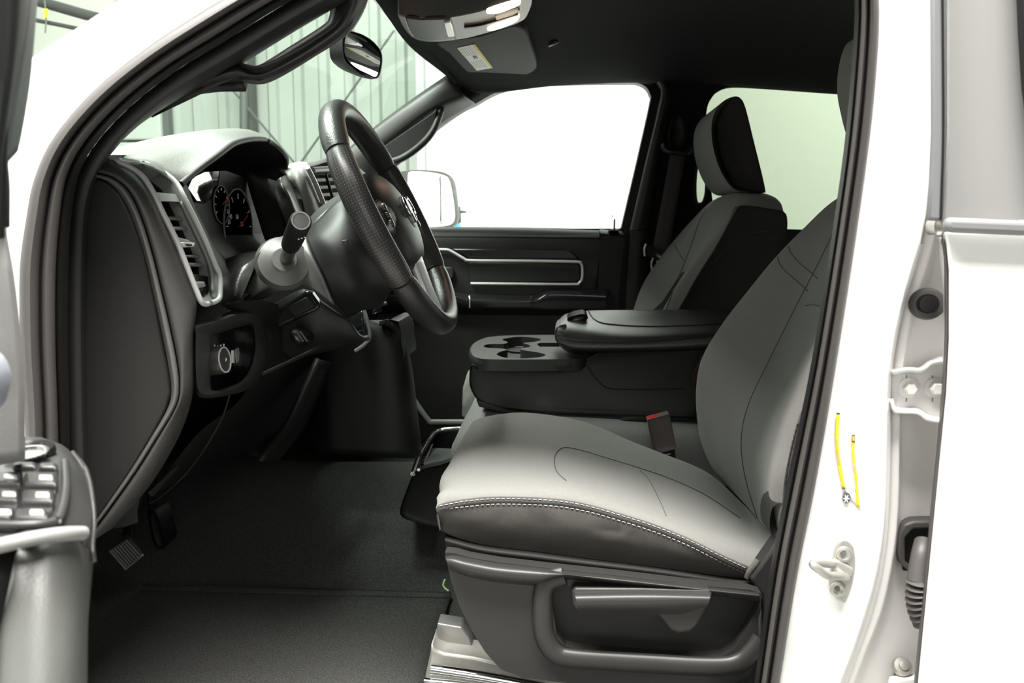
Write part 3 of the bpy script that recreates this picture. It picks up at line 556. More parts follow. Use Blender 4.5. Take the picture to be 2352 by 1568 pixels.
# seat back
b_r = [
 [(1690,1130,.58),(1665,1085,.58),(1640,1020,.58),(1630,960,.58),(1632,890,.58),(1650,820,.58),(1700,742,.58),(1760,665,.58),(1820,592,.58),(1890,520,.58),(1940,475,.58),(1980,455,.58)],
 [(1668,1112,.56),(1640,1082,.56),(1612,1020,.56),(1601,960,.56),(1599,890,.56),(1613,820,.56),(1660,742,.56),(1720,665,.56),(1780,592,.56),(1850,520,.56),(1908,466,.56),(1960,440,.56)],
 [(1695,1140,.51),(1668,1085,.51),(1648,1010,.51),(1642,910,.51),(1660,825,.51),(1712,735,.51),(1770,660,.51),(1830,585,.51),(1880,525,.51),(1930,470,.51),(1980,442,.51)],
 [(1735,1185,.44),(1708,1095,.44),(1700,1010,.44),(1716,930,.44),(1765,825,.44),(1818,720,.44),(1870,620,.44),(1918,530,.44),(1960,480,.44),(2000,450,.44)],
 [(1762,1215,.34),(1744,1130,.34),(1738,1040,.34),(1760,945,.34),(1810,825,.34),(1862,715,.34),(1912,615,.34),(1960,525,.34),(2000,478,.34),(2040,455,.34)],
 [(1774,1222,.24),(1762,1160,.24),(1764,1080,.24),(1786,985,.24),(1832,865,.24),(1885,745,.24),(1940,635,.24),(1990,545,.24),(2030,490,.24),(2070,465,.24)],
 [(1780,1218,.18),(1770,1155,.175),(1773,1090,.17),(1791,1015,.17),(1812,950,.17),(1852,855,.17),(1902,735,.17),(1958,615,.17),(2010,530,.18),(2070,480,.19)],
 [(1795,1210,.155),(1797,1150,.15),(1803,1090,.145),(1818,1020,.145),(1838,950,.145),(1880,850,.145),(1930,735,.145),(1985,615,.145),(2040,540,.15),(2100,500,.17)],
 [(1850,1230,.15),(1860,1150,.145),(1880,1060,.14),(1910,960,.14),(1960,850,.14),(2010,735,.14),(2060,640,.14),(2110,570,.15),(2150,540,.17)]]
B3 = []
for r in b_r:
    p = [P(*q) for q in r]; B3.append(p+[p[-1]+Vector((.05, 0, .0)), p[-1]+Vector((.13, 0, -.03))])
bk_ = sheet3('backrest', B3, [M_fab, M_ins, M_fabd], ds, nu=60, nv=8, matidx=[0,0,0,1,1,0,0,2])
seam(bk_, [(1740,1190),(1712,1095),(1703,1010),(1719,930),(1768,825),(1820,720),(1872,620),(1912,540)], .0007, M_seam, ds)
seam(bk_, [(1786,590),(1790,606),(1803,622),(1830,645),(1855,668)], .0006, M_seam, ds)
seam(bk_, [(1812,565),(1816,580),(1832,600),(1858,622),(1878,640)], .0006, M_seam, ds)
seam(bk_, [(1850,702),(1866,700),(1884,704)], .0006, M_seam, ds)
q = project(bk_, [(v.x, v.y) for v in cr([(1803,1130,0),(1806,1090,0),(1820,1020,0),(1836,960,0)], 8)], .001)
dashes('stitching', q, .004, .003, .0012, M_thread, ds)
box('back_shell', (P(1800,1150,.2).x+.12, .16, .35), (P(1800,1150,.2).x+.17, .56, .8), M_seatblk, ds, rot=Matrix.Rotation(.42, 3, 'Y'), bevel=.02)
puffy('lower_boot', PO([(1775,1165),(1800,1155),(1830,1165),(1830,1260),(1780,1240),(1768,1205)], .15, 3), .05, .015, M_seatblk, ds)
ho = [(1952,95),(1935,120),(1925,165),(1923,215),(1932,265),(1944,310),(1965,360),(2040,360),(2050,300),(2030,180),(2000,90)]
puffy('headrest', [p+Vector((0, -.22, 0)) for p in PO(ho, .50, 4)], .22, .05, M_fab, ds)
for y in (.33, .45): tube3('headrest_post', [P(1985,350,y), P(2010,470,y)], .007, M_chrome, ds, sm=1)
# seat hinge bracket at right bottom
plate('hinge_cover', [(1722,1330),(1745,1300),(1790,1235),(1810,1235),(1810,1420),(1748,1500),(1748,1365)], .14, .03, M_plastic, ds, bevel=.004)
plate('anchor_tab', [(1742,1420),(1750,1400),(1752,1470),(1744,1486)], .112, .01, M_plastic_l, ds, bevel=.002)
tube('cushion_piping', [(1716,1326,.15),(1722,1312,.148),(1734,1296,.148),(1740,1286,.15)], .004, M_fabd, ds)
# seat track
plate('seat_track', [(988,1500),(990,1478),(1000,1492),(1020,1500),(1090,1510),(1300,1560),(1300,1700),(950,1700),(975,1560)], .17, .05, M_steel, ds, bevel=.004)
plate('track_bracket', [(1004,1431),(1060,1440),(1078,1462),(1090,1500),(1002,1474)], .2, .03, mat('dark_zinc', (.25,.245,.235), .35, metal=.7), ds, bevel=.002)
tube('track_rail', [(990,1536,.15),(1100,1552,.15),(1250,1580,.15)], .007, M_chrome, ds, sm=2)
tube('track_rail', [(975,1566,.15),(1100,1580,.15),(1250,1610,.15)], .007, M_chrome, ds, sm=2)
tag(tube('loose_wire', [(1022,1330,.22),(1018,1342,.22),(1022,1350,.22),(1030,1356,.22)], .0012, mat('green_wire', (.25,.4,.15), .5), n=6), 'thin green wire end hanging under the driver seat front', 'wire')
# ================================================================== buckle
bu = thing('seat_belt_buckle', 'grey seat belt buckle with red button beside the driver seat', 'buckle', P(1525, 1045, .57))
puffy('buckle_body', PO([(1487,964),(1537,951),(1540,958),(1554,1030),(1510,1042),(1502,1036)], .57, 0), .028, .006, mat('buckle_grey', (.10,.082,.078), .5), bu)
plate('buckle_button', [(1486,962),(1536,950),(1537,954),(1488,966)], .575, .018, M_red, bu, bevel=.001)
plate('buckle_stalk', [(1512,1040),(1550,1030),(1560,1110),(1520,1100)], .58, .01, M_black, bu, bevel=.002)
plate('metal_tag', [(1525,1043),(1540,1040),(1541,1043),(1527,1046)], .574, .003, M_chrome, bu, bevel=0)
bc = thing('seat_belt_buckle', 'black center belt loop lying flat on the center seat cushion', 'buckle', P(1450, 985, .75))
tube('belt_loop', [(1412,985,.66),(1425,970,.66),(1455,962,.66),(1490,968,.66),(1495,990,.66)], .006, M_seatblk, bc)
puffy('belt_pad', PO([(1432,984),(1455,980),(1495,992),(1500,1002),(1450,996)], .65, 0), .03, .006, M_plastic_l, bc)
# ================================================================== CENTER SEAT with folded console
cs = thing('center_seat', 'folded center seat with cup holder tray and black padded armrest', 'seat', P(1300, 1050, .8))
def csr(Y, ztop, xf=-.205, dz=0):
    return [Vector((xf+.02, Y, .27)), Vector((xf, Y, .34)), Vector((xf+.008, Y, ztop-.03)), Vector((xf+.05, Y, ztop)), Vector((0, Y, ztop+.004)), Vector((.2, Y, ztop-.005)), Vector((.48, Y, ztop-.02))]
sheet3('cushion', [csr(.615, .30), csr(.62, .36), csr(.64, .392), csr(.7, .402), csr(.85, .402), csr(.98, .40), csr(1.0, .36), csr(1.005, .3)], M_fab, cs, nu=30, nv=5)
co = [(1082,838),(1078,860),(1079,885),(1087,905),(1100,920),(1130,932),(1168,939),(1283,950),(1400,955),(1500,957),(1640,957),(1660,940),(1660,800),(1380,805),(1345,842),(1300,850),(1168,850),(1100,842)]
cbody = puffy('console_body', PO(co, .669, 2), .30, .007, M_plastic, cs)
seam(cbody, [(1350,840),(1362,860),(1385,885),(1410,893),(1500,894),(1575,893)], .0012, M_black, cs, name='panel_line')
plate('base_lip', [(1095,922),(1168,942),(1283,953),(1500,960),(1600,962),(1600,966),(1500,965),(1283,959),(1168,950),(1100,934)], .66, .25, M_black, cs, bevel=.001)
ZT = .511
tr = [(1084,812),(1082,802),(1087,791),(1107,779),(1130,773),(1180,770),(1275,769),(1300,772),(1300,790),(1330,800),(1369,812),(1345,820),(1321,824),(1240,825),(1130,825),(1095,821)]
cup = [(1141,814),(1150,807),(1166,803),(1150,800),(1118,798),(1111,794),(1124,790),(1158,789),(1166,785),(1153,780),(1166,776),(1197,773),(1232,776),(1243,780),(1226,785),(1202,787),(1213,791),(1218,796),(1196,800),(1202,804),(1230,808),(1253,814),(1240,820),(1197,823),(1160,821)]
slt = [(1233,790),(1240,787),(1285,787),(1290,792),(1285,796),(1240,796)]
def pz(l, z=ZT): return [PZ(a, b, z) for a, b in l]
plate3('cup_holder_tray', pz([(v.x, v.y) for v in cr([(a, b, 0) for a, b in tr], 3, True)]), [pz([(v.x, v.y) for v in cr([(a, b, 0) for a, b in cup], 3, True)]), pz(slt)], (0, 0, -.022), M_plastic_l, cs, bevel=.003, seg=3)
# rim band of the tray (near side, wraps round the front)
rp_ = [(1290,769),(1240,769),(1180,770),(1130,773),(1107,779),(1090,788),(1083,798),(1083,810),(1095,821),(1130,825),(1240,825),(1300,825),(1335,822),(1369,812)]
q0 = [PZ(a, b, ZT-.001) for a, b in rp_]; qc = PZ(1200, 797, ZT)
dr = [.016]*8+[.018, .022, .022, .022, .016, .002]
def outw(p, d): v = (p-qc); v.z = 0; v.normalize(); return v*d
sheet3('tray_rim', [[p+outw(p, -.003)+Vector((0, 0, .001)) for p in q0], [p+outw(p, .002) for p in q0], [p+outw(p, .005)+Vector((0, 0, -d*.4)) for p, d in zip(q0, dr)], [p+outw(p, .004)+Vector((0, 0, -d)) for p, d in zip(q0, dr)]], M_plastic, cs, nu=60, nv=4, solid=.003)
tc = PZ(1197, 796, ZT)
cupc = thing
for (cx, cy, rr) in ((1197, 781, .036), (1197, 808, .036)):
    c = PZ(cx, cy, ZT-.0); disc('cup_well', c+Vector((0, 0, -.075)), (0, 0, 1), [(rr*.8, 0), (rr*.9, .002), (rr, .055)], M_black, cs)
box('cup_floor', (PZ(1105,800,ZT).x-.0, .69, ZT-.09), (PZ(1290,790,ZT).x, .97, ZT-.075), M_black, cs)
a_r = [
 [(1290,796,.70),(1304,808,.70),(1340,814,.70),(1512,812,.70),(1700,806,.70)],
 [(1281,786,.668),(1299,798,.664),(1340,805,.662),(1512,803,.662),(1700,797,.662)],
 [(1278,774,.668),(1300,781,.664),(1338,786,.662),(1474,786,.662),(1700,775,.662)],
 [(1279,760,.678),(1304,766,.674),(1345,771,.672),(1474,773,.672),(1700,762,.672)],
 [(1282,744,.72),(1316,748,.71),(1360,754,.705),(1474,759,.705),(1700,750,.705)],
 [(1285,735,.78),(1320,733,.78),(1372,738,.77),(1474,744,.77),(1700,738,.77)],
 [(1292,726,.88),(1326,720,.88),(1380,722,.88),(1500,724,.88),(1700,723,.88)],
 [(1302,722,.95),(1338,715,.95),(1380,712,.95),(1512,711,.95),(1700,711,.95)],
 [(1304,735,.975),(1338,728,.975),(1380,724,.975),(1512,722,.975),(1700,722,.975)]]
A3 = []
for r in a_r:
    p = [P(*q) for q in r]; A3.append([p[0]+Vector((.03, 0, -.006 if p[0].z < .56 else -.02))]+p)
arm = sheet3('armrest_pad', A3, M_leather_s, cs, nu=44, nv=7)
seam(arm, [(1300,780),(1338,785),(1474,785),(1627,773)], .0014, M_black, cs)
q = project(arm, [(v.x, v.y) for v in cr([(1340,788,0),(1474,788,0),(1620,777,0)], 10)], .0008); dashes('stitching', q, .004, .003, .0007, M_plastic_l, cs)
seam(arm, [(1352,714),(1356,722),(1366,734),(1392,744),(1474,750),(1560,749),(1680,744)], .0016, M_black, cs)
puffy('armrest_latch', PO([(1279,752),(1296,744),(1302,752),(1290,766),(1284,788),(1276,782),(1274,766)], .70, 2), .12, .006, M_trimgrey, cs)
puffy('latch_button', PO([(1306,730),(1330,722),(1345,722),(1350,732),(1330,742),(1304,744)], .76, 3), .09, .01, M_gloss, cs)
puffy('side_pivot', PO([(1605,840),(1612,825),(1625,820),(1625,885),(1608,900),(1594,890),(1594,862)], .655, 3), .05, .01, mat('brown_pivot', (.07,.045,.04), .5), cs)
# ================================================================== storage bin in front of center seat
sbn = thing('storage_bin', 'black floor storage bin with chrome rim below the center seat', 'storage bin', P(1000, 1200, .8))
puffy('bin_wall', PO([(949,1090),(962,1080),(1010,1068),(1075,1064),(1090,1210),(1003,1210),(955,1199),(924,1188),(919,1168),(936,1119)], .63, 2), .03, .01, M_black, sbn)
sheet('bin_side', [[(949,1088,.64),(965,1042,.76),(987,1004,.88),(1003,990,.95),(1040,983,.96),(1100,981,.96)],[(936,1120,.64),(955,1070,.76),(980,1030,.88),(1000,1012,.95),(1040,1010,.96),(1100,1010,.96)],[(920,1170,.64),(940,1130,.76),(965,1090,.88),(990,1070,.95),(1040,1068,.96),(1100,1066,.96)]], M_black, sbn, nu=24, nv=4, solid=.006)
tube('chrome_rim', [(948,1088,.635),(964,1044,.75),(986,1006,.88),(1003,991,.95),(1036,984,.96),(1100,982,.96)], .0045, M_chrome, sbn)
tube('inner_rim', [(971,1068,.70),(992,1022,.86)], .003, M_chrome, sbn, sm=1)
sheet('bin_mat', [[(971,1072,.66),(1030,1062,.66),(1100,1058,.66)],[(993,1028,.90),(1040,1030,.90),(1100,1032,.90)]], mat('ribbed_rubber', (.11,.12,.115), .6, bump=1.0, scale=55, kind='X'), sbn, nu=20, nv=6, solid=.004)
disc('screw', P(962,1078,.629), (0,-1,0), [(.003,0),(.003,.002)], M_chrome, sbn, n=10)
# ================================================================== PASSENGER SEAT
pq = thing('car_seat', 'grey cloth passenger seat with black side panel and raised headrest', 'seat', P(1500, 900, 1.3))
qr = [
 [(1450,780,1.52),(1466,712,1.52),(1492,645,1.52),(1545,572,1.52),(1595,512,1.52),(1640,470,1.52),(1680,456,1.52),(1725,462,1.52)],
 [(1438,780,1.49),(1455,712,1.49),(1481,645,1.49),(1531,573,1.49),(1583,512,1.49),(1632,464,1.49),(1672,449,1.49),(1725,455,1.49)],
 [(1466,780,1.41),(1483,712,1.41),(1511,645,1.41),(1556,575,1.41),(1600,514,1.41),(1645,462,1.41),(1690,444,1.41),(1745,450,1.41)],
 [(1515,780,1.30),(1530,712,1.30),(1556,645,1.30),(1584,575,1.30),(1608,512,1.30),(1640,462,1.30),(1692,440,1.30),(1762,447,1.30)],
 [(1520,780,1.18),(1535,720,1.18),(1566,650,1.18),(1600,580,1.18),(1630,520,1.18),(1662,466,1.18),(1706,441,1.18),(1778,452,1.18)],
 [(1488,780,1.09),(1522,712,1.09),(1566,638,1.09),(1610,578,1.09),(1645,535,1.09),(1680,486,1.09),(1722,455,1.09),(1790,462,1.09)],
 [(1535,780,1.06),(1562,712,1.06),(1600,640,1.06),(1640,575,1.06),(1668,525,1.06),(1698,484,1.06),(1736,484,1.06),(1798,492,1.06)]]
P3 = []
for r in qr:
    p = [P(*q) for q in r]; P3.append(p+[p[-1]+Vector((.002, 0, -.03))])
pb = sheet3('backrest', P3, [M_fab, M_ins], pq, nu=44, nv=7, matidx=[0,0,0,0,0,0])
seam(pb, [(1530,712),(1556,645),(1584,575),(1606,512),(1622,480)], .0014, M_fabd, pq)
seam(pb, [(1548,560),(1562,585),(1572,600)], .0012, M_fabd, pq)
sd = [(1500,800),(1556,718),(1598,642),(1638,578),(1666,528),(1692,480),(1705,472),(1735,474),(1770,480),(1800,486),(1808,500),(1808,530),(1802,575),(1780,625),(1745,680),(1700,740),(1650,800)]
spn = puffy('side_panel', PO(sd, 1.05, 2), .42, .004, M_seatblk, pq)
seam(spn, [(1640,600),(1680,560),(1730,535),(1780,530)], .0015, M_thread, pq)
hh = [(1690,221),(1701,226),(1712,246),(1732,326),(1757,430),(1752,441),(1720,440),(1692,437),(1672,420),(1652,385),(1638,339),(1634,295),(1640,262),(1655,238),(1672,226)]
hp = puffy('headrest', PO(hh, 1.13, 3), .27, .06, M_fab, pq)
hs = [(1690,222),(1701,227),(1712,247),(1732,326),(1757,431),(1752,441),(1716,438),(1693,424),(1672,386),(1656,339),(1650,289),(1659,256),(1674,233)]
puffy('headrest_side', PO(hs, 1.118, 3), .05, .008, M_seatblk, pq)
for y in (1.22, 1.30): tube3('headrest_post', [P(1708,430,y), P(1712,470,y)], .007, M_chrome, pq, sm=1)
def psr(Y, zt, xf=-.24): return [Vector((xf+.02, Y, .27)), Vector((xf, Y, .34)), Vector((xf+.008, Y, zt-.03)), Vector((xf+.05, Y, zt)), Vector((0, Y, zt+.004)), Vector((.2, Y, zt-.01)), Vector((.42, Y, zt-.04))]
sheet3('cushion', [psr(1.06,.32), psr(1.065,.39), psr(1.09,.43), psr(1.25,.425), psr(1.4,.43), psr(1.47,.40), psr(1.475,.32)], M_fab, pq, nu=24, nv=4)
# ================================================================== DASHBOARD
db = thing('dashboard', 'charcoal dashboard with gauge hood, air vents and side end panel', 'dashboard', Vector((-.6, .8, .4)))
capo = [(176,405),(205,405),(243,415),(275,445),(303,500),(330,580),(352,680),(368,770),(385,851),(392,900),(381,940),(350,1000),(305,1075),(262,1140),(215,1206),(150,1300),(140,1000),(145,700),(150,480)]
plate('end_panel', capo, .075, .03, M_black if False else M_plastic, db, bevel=.003)
GR = [(180,398),(215,398),(258,408),(296,440),(325,500),(352,590),(375,685),(390,750),(406,829),(412,885),(404,934),(357,1012),(312,1083),(268,1145),(223,1206),(180,1262)]
IN = [(178,404),(208,405),(246,416),(278,448),(306,505),(333,590),(355,685),(370,755),(387,840),(394,898),(384,940),(345,1008),(300,1080),(256,1144),(212,1206),(165,1268)]
sheet('panel_bevel', [[(a, b, .075) for a, b in IN], [(a+(c-a)*.35, b+(d-b)*.35, .062) for (a, b), (c, d) in zip(IN, GR)], [(a+(c-a)*.9, b+(d-b)*.9, .066) for (a, b), (c, d) in zip(IN, GR)], [(a, b, .078) for a, b in GR]], M_colgrey, db, nu=60, nv=4)
OUT = [(205,357),(236,362),(272,372),(320,404),(356,452),(388,520),(414,580),(436,640),(452,690),(446,760),(446,880),(430,954),(402,1020),(357,1096),(312,1154),(255,1215)]
def mixl(A, B, f): return [(a+(c-a)*f, b+(d-b)*f) for (a, b), (c, d) in zip(A, B)]
sheet('end_trim', [[(a, b, .085) for a, b in GR], [(a, b, .066) for a, b in mixl(GR, OUT, .06)], [(a, b, .064) for a, b in mixl(GR, OUT, .3)], [(a, b, .078) for a, b in mixl(GR, OUT, .75)], [(a, b, .105) for a, b in OUT]], M_endtrim, db, nu=70, nv=5)
# profile of the dash face : x as a function of z taken at the driver's end
prf = sorted([(P(a, b, .105).z, P(a, b, .105).x) for a, b in OUT[2:]])
def XP(z):
    if z <= prf[0][0]: return prf[0][1]
    for (z0, x0), (z1, x1) in zip(prf, prf[1:]):
        if z <= z1: return x0+(x1-x0)*(z-z0)/max(1e-6, z1-z0)
    return prf[-1][1]-(z-prf[-1][0])*.8
def K(px, py, X): return PX(px, py, X)
def onD(px, py, off=0.0):
    lo, hi = -.2, 2.5
    for _ in range(50):
        m = (lo+hi)/2; p = P(px, py, m)
        if p.x > XP(p.z)+off: lo = m
        else: hi = m
    return P(px, py, (lo+hi)/2)
# main dash body: extruded profile from driver's end to the passenger end
prx = [(x, z) for z, x in prf if z > .30]
body_r = []
for y in (.105, .115, .28, .6, 1.0, 1.4, 1.53):
    off = {.105: 0}.get(y, -.075)
    body_r.append([Vector((-.95, y, .35))]+[Vector((x+off, y, z if z < .85 else z)) for x, z in prx if z < .80]+[Vector((-.52+off, y, .815))])
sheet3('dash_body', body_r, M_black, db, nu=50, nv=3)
# dash top pad incl. gauge hood
tp = [
 [Vector((-1.05,.09,.80)), P(206,358,.11), P(268,369,.11), P(303,373,.12), P(341,379,.14), P(374,395,.17), P(411,416,.20)],
 [Vector((-1.12,.15,.81)), P(212,357,.2), P(300,358,.2), P(345,362,.2), P(385,370,.22), P(420,384,.235), P(453,382,.25)],
 [Vector((-1.18,.25,.83)), P(218,352,.33), P(309,340,.33), P(380,335,.33), P(430,338,.32), P(465,350,.31), P(500,348,.31)],
 [Vector((-1.2,.40,.845)), P(214,352,.45), P(309,327,.45), P(400,311,.43), P(470,303,.40), P(505,312,.385), P(536,323,.375)],
 [Vector((-1.2,.50,.845)), P(240,350,.52), P(330,325,.52), P(430,304,.50), P(520,295,.48), P(560,300,.47), P(578,314,.46)],
 [Vector((-1.2,.60,.84)), P(300,350,.6), P(380,325,.60), P(470,305,.58), P(560,298,.55), P(598,306,.545), P(612,318,.54)],
 [Vector((-1.2,.66,.83)), P(360,355,.66), P(430,335,.66), P(520,315,.64), P(600,312,.61), P(632,326,.60), P(646,345,.59)],
 [Vector((-1.2,.70,.81)), P(420,370,.70), P(480,355,.70), P(560,335,.68), P(620,330,.65), P(650,350,.63), P(655,370,.615)],
 [Vector((-1.2,.72,.80)), P(460,385,.72), P(520,380,.72), P(580,375,.70), P(620,375,.67), P(643,390,.64), P(634,420,.62)]]
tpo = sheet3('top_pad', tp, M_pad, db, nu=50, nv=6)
lip = [v[-1] for v in tp]
tube3('hood_lip', [p+Vector((.002, 0, -.004)) for p in lip], .0045, M_black, db, sm=5)
# inside of the hood
lipc = sum(lip, Vector())/len(lip)
inn = [[p.copy() for p in lip], [p+Vector((-.03, 0, -.012)) for p in lip], [lipc+Vector((-.07, 0, -.02))+(p-lipc)*.9 for p in lip], [lipc+Vector((-.13, 0, -.03))+(p-lipc)*.8 for p in lip]]
sheet3('hood_inside', inn, M_black, db, nu=50, nv=4)
# rest of the dash top
sheet3('dash_top', [[Vector((-1.22,.68,.80)), Vector((-.9,.68,.82)), P(640,385,.70), P(655,398,.70)], [Vector((-1.22,.9,.80)), Vector((-.9,.9,.83)), P(700,374,.82), P(715,382,.80)], [Vector((-1.2,1.1,.80)), Vector((-.85,1.1,.83)), P(790,372,1.1), P(800,380,1.08)], [Vector((-1.1,1.53,.80)), Vector((-.8,1.53,.82)), Vector((-.5,1.53,.82)), Vector((-.46,1.53,.80))]], M_pad, db, nu=20, nv=6)
# instrument cluster
ic = thing('instrument_cluster', 'glossy black instrument cluster with two round gauges under the hood', 'instrument cluster', PX(510, 500, -.54))
def C_(px, py, o=0): return PX(px, py, -.535+o)
plate3('cluster_lens', [C_(*q) for q in [(430,432),(442,405),(470,392),(505,390),(500,430),(488,454),(470,466),(452,464)]], [], (-.012, 0, 0), M_lens, ic, bevel=.002)  # glossy lens cut to the outline of the window's reflection
plate3('cluster_face', [C_(*q) for q in [(505,390),(520,390),(600,420),(640,470),(650,560),(600,588),(540,594),(520,594),(510,592),(478,545),(455,500),(440,462),(452,464),(470,466),(488,454),(500,430)]], [], (-.012, 0, 0), M_black, ic, bevel=.002)
for (gx, gy, gr) in ((548, 520, .062), (508, 470, .03)):
    c = C_(gx, gy, .001); disc('gauge_ring', c, (1, 0, 0), [(gr, 0), (gr, .002), (gr*.96, .002), (gr*.96, .0)], M_trimgrey, ic, n=40)
    for k in range(9):
        an = math.radians(-210+k*30); d = Vector((0, math.cos(an), -math.sin(an))); tube3('tick_mark', [c+d*gr*.72+Vector((.0012, 0, 0)), c+d*gr*.86+Vector((.0012, 0, 0))], .0009, M_white, ic, sm=1, n=4)
    tube3('needle', [c+Vector((.002, 0, 0)), c+Vector((.002, .6*gr, .3*gr))], .001, M_red, ic, sm=1, n=5)
for s, gx, gy in (('20', 526, 510), ('40', 530, 498), ('60', 545, 498), ('80', 556, 515)):
    text(s, .011, C_(gx, gy, .0015), (0, 1, 0), (0, 0, 1), M_white, 'gauge_number', ic)
sheet3('cluster_bezel', [[onD(407,418,.0), onD(424,455,.0), onD(450,506,.0), onD(476,560,.0), onD(500,612,.0), onD(520,650,-.02)], [C_(428,424,.03), C_(446,470,.03), C_(470,520,.03), C_(495,570,.03), C_(520,606,.03), C_(550,640,.03)], [C_(432,432,.0), C_(448,478,.0), C_(472,530,.0), C_(498,575,.0), C_(530,598,.0), C_(570,620,.0)]], M_plastic_l, db, nu=24, nv=4)
sheet3('cluster_lower_bezel', [[C_(505,590,.0), C_(540,594,.0), C_(590,588,.0), C_(640,570,.0)], [C_(520,612,.03), C_(545,588,.04), C_(575,578,.04), C_(610,576,.04)], [C_(525,660,.05), C_(560,640,.08), C_(585,610,.08), C_(610,590,.08)]], M_plastic_l, db, nu=16, nv=4)
# column surround dark panels between vent and column
sheet3('lower_cluster_panel', [[onD(505,640,.0), onD(530,628,.0), onD(575,600,.02), onD(600,575,.03)], [onD(507,670,0), onD(540,655,0), onD(575,625,.03), onD(590,600,.04)], [onD(510,700,-.01), onD(545,690,0), onD(556,680,.02), onD(565,660,.03)]], M_leather, db, nu=16, nv=4)
# side wall right of the cluster and centre stack
sheet3('pod_wall', [[K(560,392,-.535), K(575,445,-.53), K(592,500,-.525), K(612,560,-.52), K(645,620,-.51)], [K(636,416,-.485), K(640,450,-.48), K(656,490,-.475), K(678,540,-.47), K(704,600,-.465)]], M_plastic, db, nu=16, nv=4, solid=.01)
sheet3('grained_strip', [[K(633,416,-.50), K(628,436,-.485), K(640,470,-.475), K(660,520,-.47), K(675,580,-.47)], [K(641,409,-.48), K(652,430,-.462), K(672,470,-.457), K(690,520,-.455), K(705,580,-.455)], [K(655,402,-.48), K(675,432,-.47), K(690,475,-.465), K(706,520,-.46), K(720,580,-.46)]], M_leather, db, nu=16, nv=5, solid=.01)
sheet3('stack_trim', [[K(640,386,-.51), K(664,400,-.475), K(686,440,-.466), K(702,480,-.46), K(725,560,-.46)], [K(680,372,-.51), K(690,385,-.46), K(706,430,-.452), K(722,470,-.45), K(745,560,-.45)], [K(704,372,-.50), K(712,385,-.455), K(728,425,-.45), K(744,470,-.45), K(770,560,-.45)]], M_trimgrey, db, nu=20, nv=5, solid=.01)
tube3('stack_edge', [K(706,384,-.448), K(724,420,-.445), K(742,465,-.444), K(752,490,-.444)], .0045, M_silver, db)
cv = thing('air_vent', 'dark center air vent partly hidden behind the steering wheel rim', 'air vent', K(745, 430, -.47))
plate3('vent_box', [K(a, b, -.47) for a, b in ((714,392),(800,388),(830,470),(745,478))], [], (-.02, 0, 0), M_black, cv)
for k in range(4):
    tube3('louver', [K(722+k*5, 405+k*17, -.462), K(790, 402+k*17, -.462)], .004, M_head, cv, sm=1, ry=.002, up=(1, 0, 0))
tube3('vent_divider', [K(748,400,-.456), K(768,468,-.456)], .003, M_black, cv, sm=1)
tube3('vent_tab', [K(738,468,-.45), K(752,466,-.45)], .005, M_silver, cv, sm=1)
tube3('vent_frame', [K(716,392,-.455), K(760,389,-.455), K(800,388,-.455)], .007, M_plastic_l, cv, sm=2)
# driver's side vent
vt = thing('air_vent', 'tall silver framed air vent at the driver end of the dashboard', 'air vent', onD(400, 540))
VL = [(268,369),(303,387),(330,408),(354,446),(373,487),(405,551),(430,614),(453,672),(462,692),(472,698),(490,694),(503,686),(506,668),(504,630),(494,607),(475,560),(450,506),(424,455),(405,420),(373,394),(341,378),(303,371)]
def off_frame(l, d):
    V = []
    for a, b in l:
        p = onD(a, b, d) ; V.append(p)
    return V
fr = [onD(a, b, .006) for a, b in VL]
tube3('vent_frame', fr, .0033, M_frame, vt, closed=True, sm=3, n=10)
ninn = [(a+(410-a)*.06+(5 if b < 560 and a > 300 else 0)*0, b+(545-b)*.03) for a, b in VL]
# inner sleeve and back of the vent
def ofs(p, dx): return p+Vector((dx, 0, 0))
sl = [onD(a, b, .002) for a, b in VL]
V = []; n_ = len(sl)
cen = sum(sl, Vector())/n_
for p in sl: V.append(p)
for p in sl: V.append(ofs(cen+(p-cen)*.86, -.02))
for p in sl: V.append(ofs(cen+(p-cen)*.82, -.05))
Fc = [(j*n_+i, j*n_+(i+1) % n_, (j+1)*n_+(i+1) % n_, (j+1)*n_+i) for j in range(2) for i in range(n_)]+[tuple(2*n_+i for i in range(n_))]
obj('vent_sleeve', V, Fc, [M_trimgrey, M_black], vt, matidx=[0]*n_+[1]*n_+[1])
# side reveal of the frame on the right
sheet3('frame_reveal', [[onD(418,462,.002), onD(440,506,.002), onD(466,560,.002), onD(485,606,.002), onD(492,640,.002), onD(492,672,.002)], [onD(414,468,-.014), onD(430,510,-.014), onD(455,562,-.014), onD(473,606,-.014), onD(481,640,-.014), onD(481,668,-.014)]], M_trimgrey, vt, nu=20, nv=3, solid=.003)
def bar(name, a, b, c, d, off, m, th=.006):
    return plate3(name, [onD(*a, off), onD(*b, off), onD(*c, off), onD(*d, off)], [], (-.03, 0, 0), m, vt, bevel=.0015)
bar('vent_bar', (354,441), (412,446), (424,464), (366,462), -.002, M_trimgrey)
for k, (y0, h) in enumerate(((497, 7), (520, 7), (585, 5), (603, 8))):
    t = (y0-440)/260
    xl = 354+ (453-354)*(y0-446)/(672-446)+8; xr = 424+(494-424)*(y0-455)/(607-455)-14
    bar('louver', (xl, y0), (xr, y0+1), (xr+3, y0+h+3), (xl+4, y0+h), -.012, M_trimgrey)
bar('vent_tab', (404,543), (432,550), (448,560), (412,556), .004, M_trimgrey)
bar('tab_tip', (421,556), (449,557), (447,567), (426,568), .010, M_silver)
bar('tab_hollow', (428,559), (444,560), (442,565), (431,565), .0115, M_black)
bar('lower_plate', (440,628), (482,634), (486,672), (462,678), -.010, M_gloss)
bar('thumb_wheel', (446,650), (470,646), (474,658), (450,664), .0, M_trimgrey)
